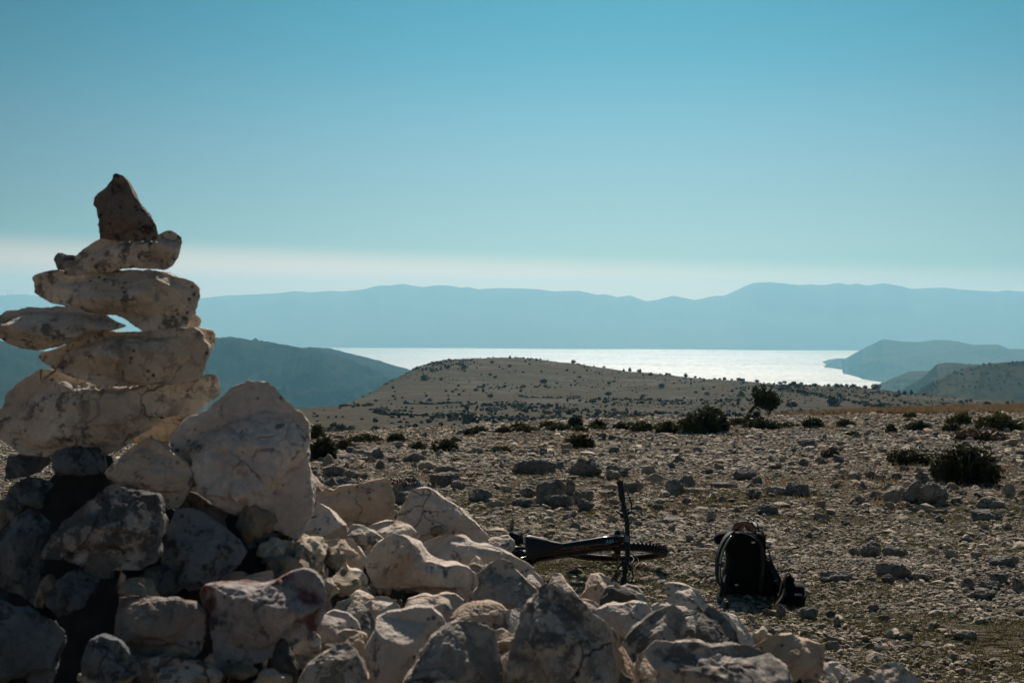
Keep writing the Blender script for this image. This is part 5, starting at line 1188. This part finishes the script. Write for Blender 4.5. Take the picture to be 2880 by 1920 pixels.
# ------------------------------------------------------------------ backpack
M_fab = flat_mat('black pack fabric', (.004, .0043, .005), .85, 0, .15); M_strap = flat_mat('black webbing', (.012, .013, .016), .7); M_tubm = flat_mat('drinking tube', (.30, .36, .33), .35)
bd = 8.62; bc = P(2105, 1692, bd); bpz = gz1(bc.x, bc.y); pack = empty('backpack', (bc.x, bc.y, bpz)); tag(pack, 'black hiking backpack standing upright on the stones, tinted goggles on top', 'backpack')
kz = 1/FP*bd
def bp(px, py, dy=0.0): return Vector(((px-2105)*kz, dy, (1698-py)*kz))
def loft(secs, n=28, ex=.75):
    """sections (py, x0px, x1px, depth centre, half depth) -> closed body"""
    V, F = [], []
    for py, x0, x1, dc_, hd in secs:
        for j in range(n):
            a = 2*math.pi*j/n; c, s2 = math.cos(a), math.sin(a); c = math.copysign(abs(c)**ex, c); s2 = math.copysign(abs(s2)**ex, s2)
            p = bp((x0+x1)/2, py); V.append((p.x+c*(x1-x0)/2*kz, dc_+s2*hd, p.z))
    for i in range(len(secs)-1):
        for j in range(n): F.append((i*n+j, i*n+(j+1) % n, (i+1)*n+(j+1) % n, (i+1)*n+j))
    F.append(tuple(range(n-1, -1, -1))); m = (len(secs)-1)*n; F.append(tuple(m+j for j in range(n))); return V, F
v, f = loft([(1700, 2040, 2186, .03, .10), (1675, 2032, 2194, .03, .13), (1640, 2034, 2182, .04, .14), (1615, 2042, 2166, .05, .14), (1600, 2046, 2158, .05, .14), (1570, 2042, 2152, .06, .135), (1545, 2036, 2152, .07, .13), (1522, 2040, 2152, .08, .12), (1512, 2048, 2148, .09, .10), (1508, 2060, 2136, .10, .07)])
mesh_obj('pack_body', np.array([tuple(q) for q in v])*np.array([1, 1, 1]), f, M_fab, pack)
v, f = loft([(1585, 2050, 2150, -.09, .015), (1560, 2035, 2140, -.10, .02), (1530, 2030, 2140, -.09, .03), (1515, 2045, 2135, -.06, .04)]); mesh_obj('back_panel', v, f, M_fab, pack)
v, f = loft([(1592, 2138, 2152, .04, .06), (1560, 2136, 2153, .04, .085), (1530, 2130, 2152, .04, .09), (1514, 2128, 2146, .05, .06), (1510, 2130, 2140, .05, .03)]); mesh_obj('side_pocket', v, f, M_fab, pack)
v, f = loft([(1548, 2008, 2040, -.02, .05), (1535, 2004, 2045, -.02, .06), (1522, 2010, 2055, -.02, .05), (1514, 2030, 2070, 0, .03)]); mesh_obj('top_flap', v, f, M_fab, pack)
def band(pts, wd, th, mat, name, parent=pack, loc=None, bpf=bp):
    """flat padded strap through photo points (px, py, depth)"""
    P3 = [bpf(*p) for p in pts]; V, F = [], []; n = len(P3)
    for i, p in enumerate(P3):
        q = (P3[min(i+1, n-1)]-P3[max(0, i-1)]).normalized(); a = Vector((0, 1, 0)); b = q.cross(a).normalized(); a = b.cross(q)
        for sx_, sy_ in ((-1, -1), (1, -1), (1, 1), (-1, 1)): V.append(tuple(p+a*sx_*wd/2+b*sy_*th/2))
    for i in range(n-1):
        for j in range(4): F.append((i*4+j, i*4+(j+1) % 4, (i+1)*4+(j+1) % 4, (i+1)*4+j))
    F.append((3, 2, 1, 0)); F.append(tuple((n-1)*4+j for j in range(4))); return mesh_obj(name, V, F, mat, parent, smooth=False)
def smooth_pts(pts, n=6):
    out = []
    for i in range(len(pts)-1):
        p0, p1, p2, p3 = (pts[max(0, i-1)], pts[i], pts[i+1], pts[min(len(pts)-1, i+2)])
        for k in range(n):
            t = k/n; out.append(tuple(.5*((2*b)+(-a+c)*t+(2*a-5*b+4*c-d)*t*t+(-a+3*b-3*c+d)*t**3) for a, b, c, d in zip(p0, p1, p2, p3)))
    out.append(pts[-1]); return out
band(smooth_pts([(2052, 1516, -.08), (2030, 1532, -.13), (2014, 1560, -.16), (2007, 1595, -.17), (2009, 1630, -.16), (2022, 1658, -.13), (2040, 1672, -.09)]), .06, .034, M_strap, 'shoulder_strap')
band(smooth_pts([(2085, 1514, -.08), (2112, 1522, -.13), (2126, 1545, -.16), (2130, 1590, -.17), (2128, 1640, -.15), (2130, 1675, -.10)]), .06, .018, M_strap, 'shoulder_strap')
v, f = tube([tuple(bp(*p)) for p in smooth_pts([(2044, 1519, -.15), (2026, 1538, -.19), (2014, 1563, -.205), (2009, 1590, -.21)])], [.0065]*19, 8); mesh_obj('drinking_tube', v, f, M_tubm, pack)
v, f = tube([tuple(bp(*p)) for p in smooth_pts([(2008, 1598, -.21), (2009, 1625, -.20), (2013, 1650, -.17)])], [.0045]*13, 6); mesh_obj('drinking_tube', v, f, M_tubm, pack)
v, f = tube([tuple(bp(*p)) for p in smooth_pts([(2070, 1511, -.10), (2090, 1513, -.14), (2108, 1522, -.16), (2116, 1531, -.165)])], [.0035]*19, 6); mesh_obj('piping', v, f, M_tubm, pack)
band(smooth_pts([(2160, 1600, .02), (2172, 1625, -.02), (2184, 1650, -.05), (2196, 1672, -.06), (2192, 1690, -.06)]), .07, .04, M_strap, 'hip_belt')
band(smooth_pts([(2038, 1640, -.06), (2028, 1660, -.12), (2018, 1680, -.13), (2016, 1694, -.10)]), .05, .03, M_strap, 'hip_belt')
band(smooth_pts([(2153, 1556, -.02), (2160, 1575, -.03), (2163, 1592, -.02), (2161, 1600, -.02)]), .016, .006, M_strap, 'loose_strap')
band(smooth_pts([(2150, 1593, -.03), (2158, 1597, -.03), (2163, 1590, -.03)]), .01, .006, M_strap, 'loose_strap')
for x, y in ((2103, 1534), (2152, 1538), (2058, 1652), (2172, 1646)):
    p = bp(x, y, -.17 if x < 2120 else -.10); v, f = boxm(p, .022, .012, .010); mesh_obj('buckle', v, f, M_alu, pack, smooth=False)
# goggles resting on the pack, helmet behind them
m, n, b = mat_new('amber lens'); tc = nd(n, 'ShaderNodeTexCoord'); nz = noise(n, tc.outputs['Object'], 9, 2)
n.links.new(mixc(n, nz, (.04, .010, .006), (.11, .03, .015)), b.inputs['Base Color']); b.inputs['Roughness'].default_value = .06; b.inputs['Transmission Weight'].default_value = .55; b.inputs['Coat Weight'].default_value = .6; M_lens = m
gl = empty('goggles', Vector(pack.location)+bp(2087, 1512, -.03)); tag(gl, 'amber tinted sports goggles sitting on top of the black backpack', 'goggles')
def gp(px, py): return ((px-2087)*kz, (1512-py)*kz)
outl = [(2054, 1509), (2055, 1500), (2060, 1492), (2068, 1487), (2080, 1484), (2094, 1484), (2106, 1488), (2115, 1495), (2119, 1504), (2119, 1516), (2112, 1514), (2102, 1511), (2094, 1508), (2090, 1501), (2087, 1496), (2084, 1501), (2079, 1508), (2066, 1510)]
def curved(pts, off, k=1.0): return [((x-2087)*kz*k, -.035+1.1*((x-2087)*kz)**2+off, (1512-y)*kz*k) for x, y in pts]
n_ = len(outl); V = curved(outl, 0)+curved(outl, .006); ctr_ = curved([(2087, 1491)], 0)+curved([(2087, 1491)], .006); V += ctr_
F = [(i, (i+1) % n_, 2*n_) for i in range(n_)]+[((i+1) % n_+n_, i+n_, 2*n_+1) for i in range(n_)]+[((i+1) % n_, i, i+n_, (i+1) % n_+n_) for i in range(n_)]
mesh_obj('lens', V, F, M_lens, gl, smooth=False)
v, f = tube(curved(outl+[outl[0]], .003), [.0032]*(n_+1), 6); mesh_obj('goggle_frame', v, f, M_mt, gl)
v, f = tube([(-.075, -.02, .0), (-.085, .05, -.005), (0, .10, -.01), (.085, .05, -.005), (.078, -.02, -.002)], [.006]*5, 6); mesh_obj('head_band', v, f, M_strap, gl)
hm = empty('helmet', Vector(pack.location)+bp(2122, 1512, .12)); tag(hm, 'pale grey helmet edge peeking out behind the goggles on the backpack', 'helmet')
V0, F0 = ico(4); Vh = V0*np.array([.080, .10, .036]); Vh[:, 2] = np.where(Vh[:, 2] < 0, Vh[:, 2]*.25, Vh[:, 2]); mesh_obj('helmet_shell', Vh, F0, flat_mat('helmet grey', (.05, .055, .055), .7), hm)
v, f = join([tube([(x, -.06, .05), (x*1.1, .0, .058), (x, .06, .05)], [.005, .006, .005], 6) for x in (-.03, 0, .03)]); mesh_obj('helmet_vent', v, f, M_mt, hm)

# ------------------------------------------------------------------ camera bag beside the pack
cb = P(2218, 1728, 8.35); cbz = gz1(cb.x, cb.y); bag = empty('camera_bag', (cb.x, cb.y, cbz)); tag(bag, 'small black camera bag with pale marks and a carrying strap right of the backpack', 'bag')
kc = 8.35/FP
def cp(px, py, dy=0.0): return Vector(((px-2218)*kc, dy, (1728-py)*kc))
def bloft(secs, n=20, ex=.7):
    V, F = [], []
    for py, x0, x1, dc_, hd in secs:
        for j in range(n):
            a = 2*math.pi*j/n; c, s2 = math.cos(a), math.sin(a); c = math.copysign(abs(c)**ex, c); s2 = math.copysign(abs(s2)**ex, s2); p = cp((x0+x1)/2, py); V.append((p.x+c*(x1-x0)/2*kc, dc_+s2*hd, p.z))
    for i in range(len(secs)-1):
        for j in range(n): F.append((i*n+j, i*n+(j+1) % n, (i+1)*n+(j+1) % n, (i+1)*n+j))
    F.append(tuple(range(n-1, -1, -1))); m_2 = (len(secs)-1)*n; F.append(tuple(m_2+j for j in range(n))); return V, F
v, f = bloft([(1735, 2210, 2250, 0, .05), (1722, 2204, 2262, 0, .075), (1695, 2208, 2266, 0, .08), (1676, 2214, 2260, 0, .07), (1668, 2222, 2252, .01, .045)]); mesh_obj('bag_body', v, f, M_fab, bag)
v, f = bloft([(1738, 2186, 2212, .02, .05), (1715, 2190, 2224, .02, .06), (1670, 2200, 2232, .03, .055), (1655, 2206, 2236, .03, .04), (1648, 2214, 2230, .03, .025)]); mesh_obj('bag_flap', v, f, M_fab, bag)
band(smooth_pts([(2206, 1700, -.05), (2203, 1670, -.02), (2208, 1648, 0), (2216, 1640, .02), (2224, 1646, .03), (2234, 1664, .02)]), .03, .008, M_strap, 'bag_strap', bag, bpf=cp)
band(smooth_pts([(2176, 1728, -.04), (2186, 1712, -.06), (2196, 1696, -.06), (2202, 1678, -.05)]), .04, .012, M_strap, 'bag_strap', bag, bpf=cp)
V, F = strokes([[(2228, 1694), (2228, 1687), (2232, 1692), (2236, 1687), (2236, 1694)], [(2240, 1694), (2240, 1688)], [(2244, 1688), (2244, 1694)]], 1.3)
mesh_obj('bag_marks', [cp(x, y, -.088) for x, y in V], F, flat_mat('pale print', (.30, .42, .46), .5), bag, smooth=False)
v, f = tube([tuple(cp(2256, 1678, -.07)), tuple(cp(2258, 1690, -.075)), tuple(cp(2253, 1698, -.078))], [.004]*3, 5); mesh_obj('zip', v, f, M_alu, bag)
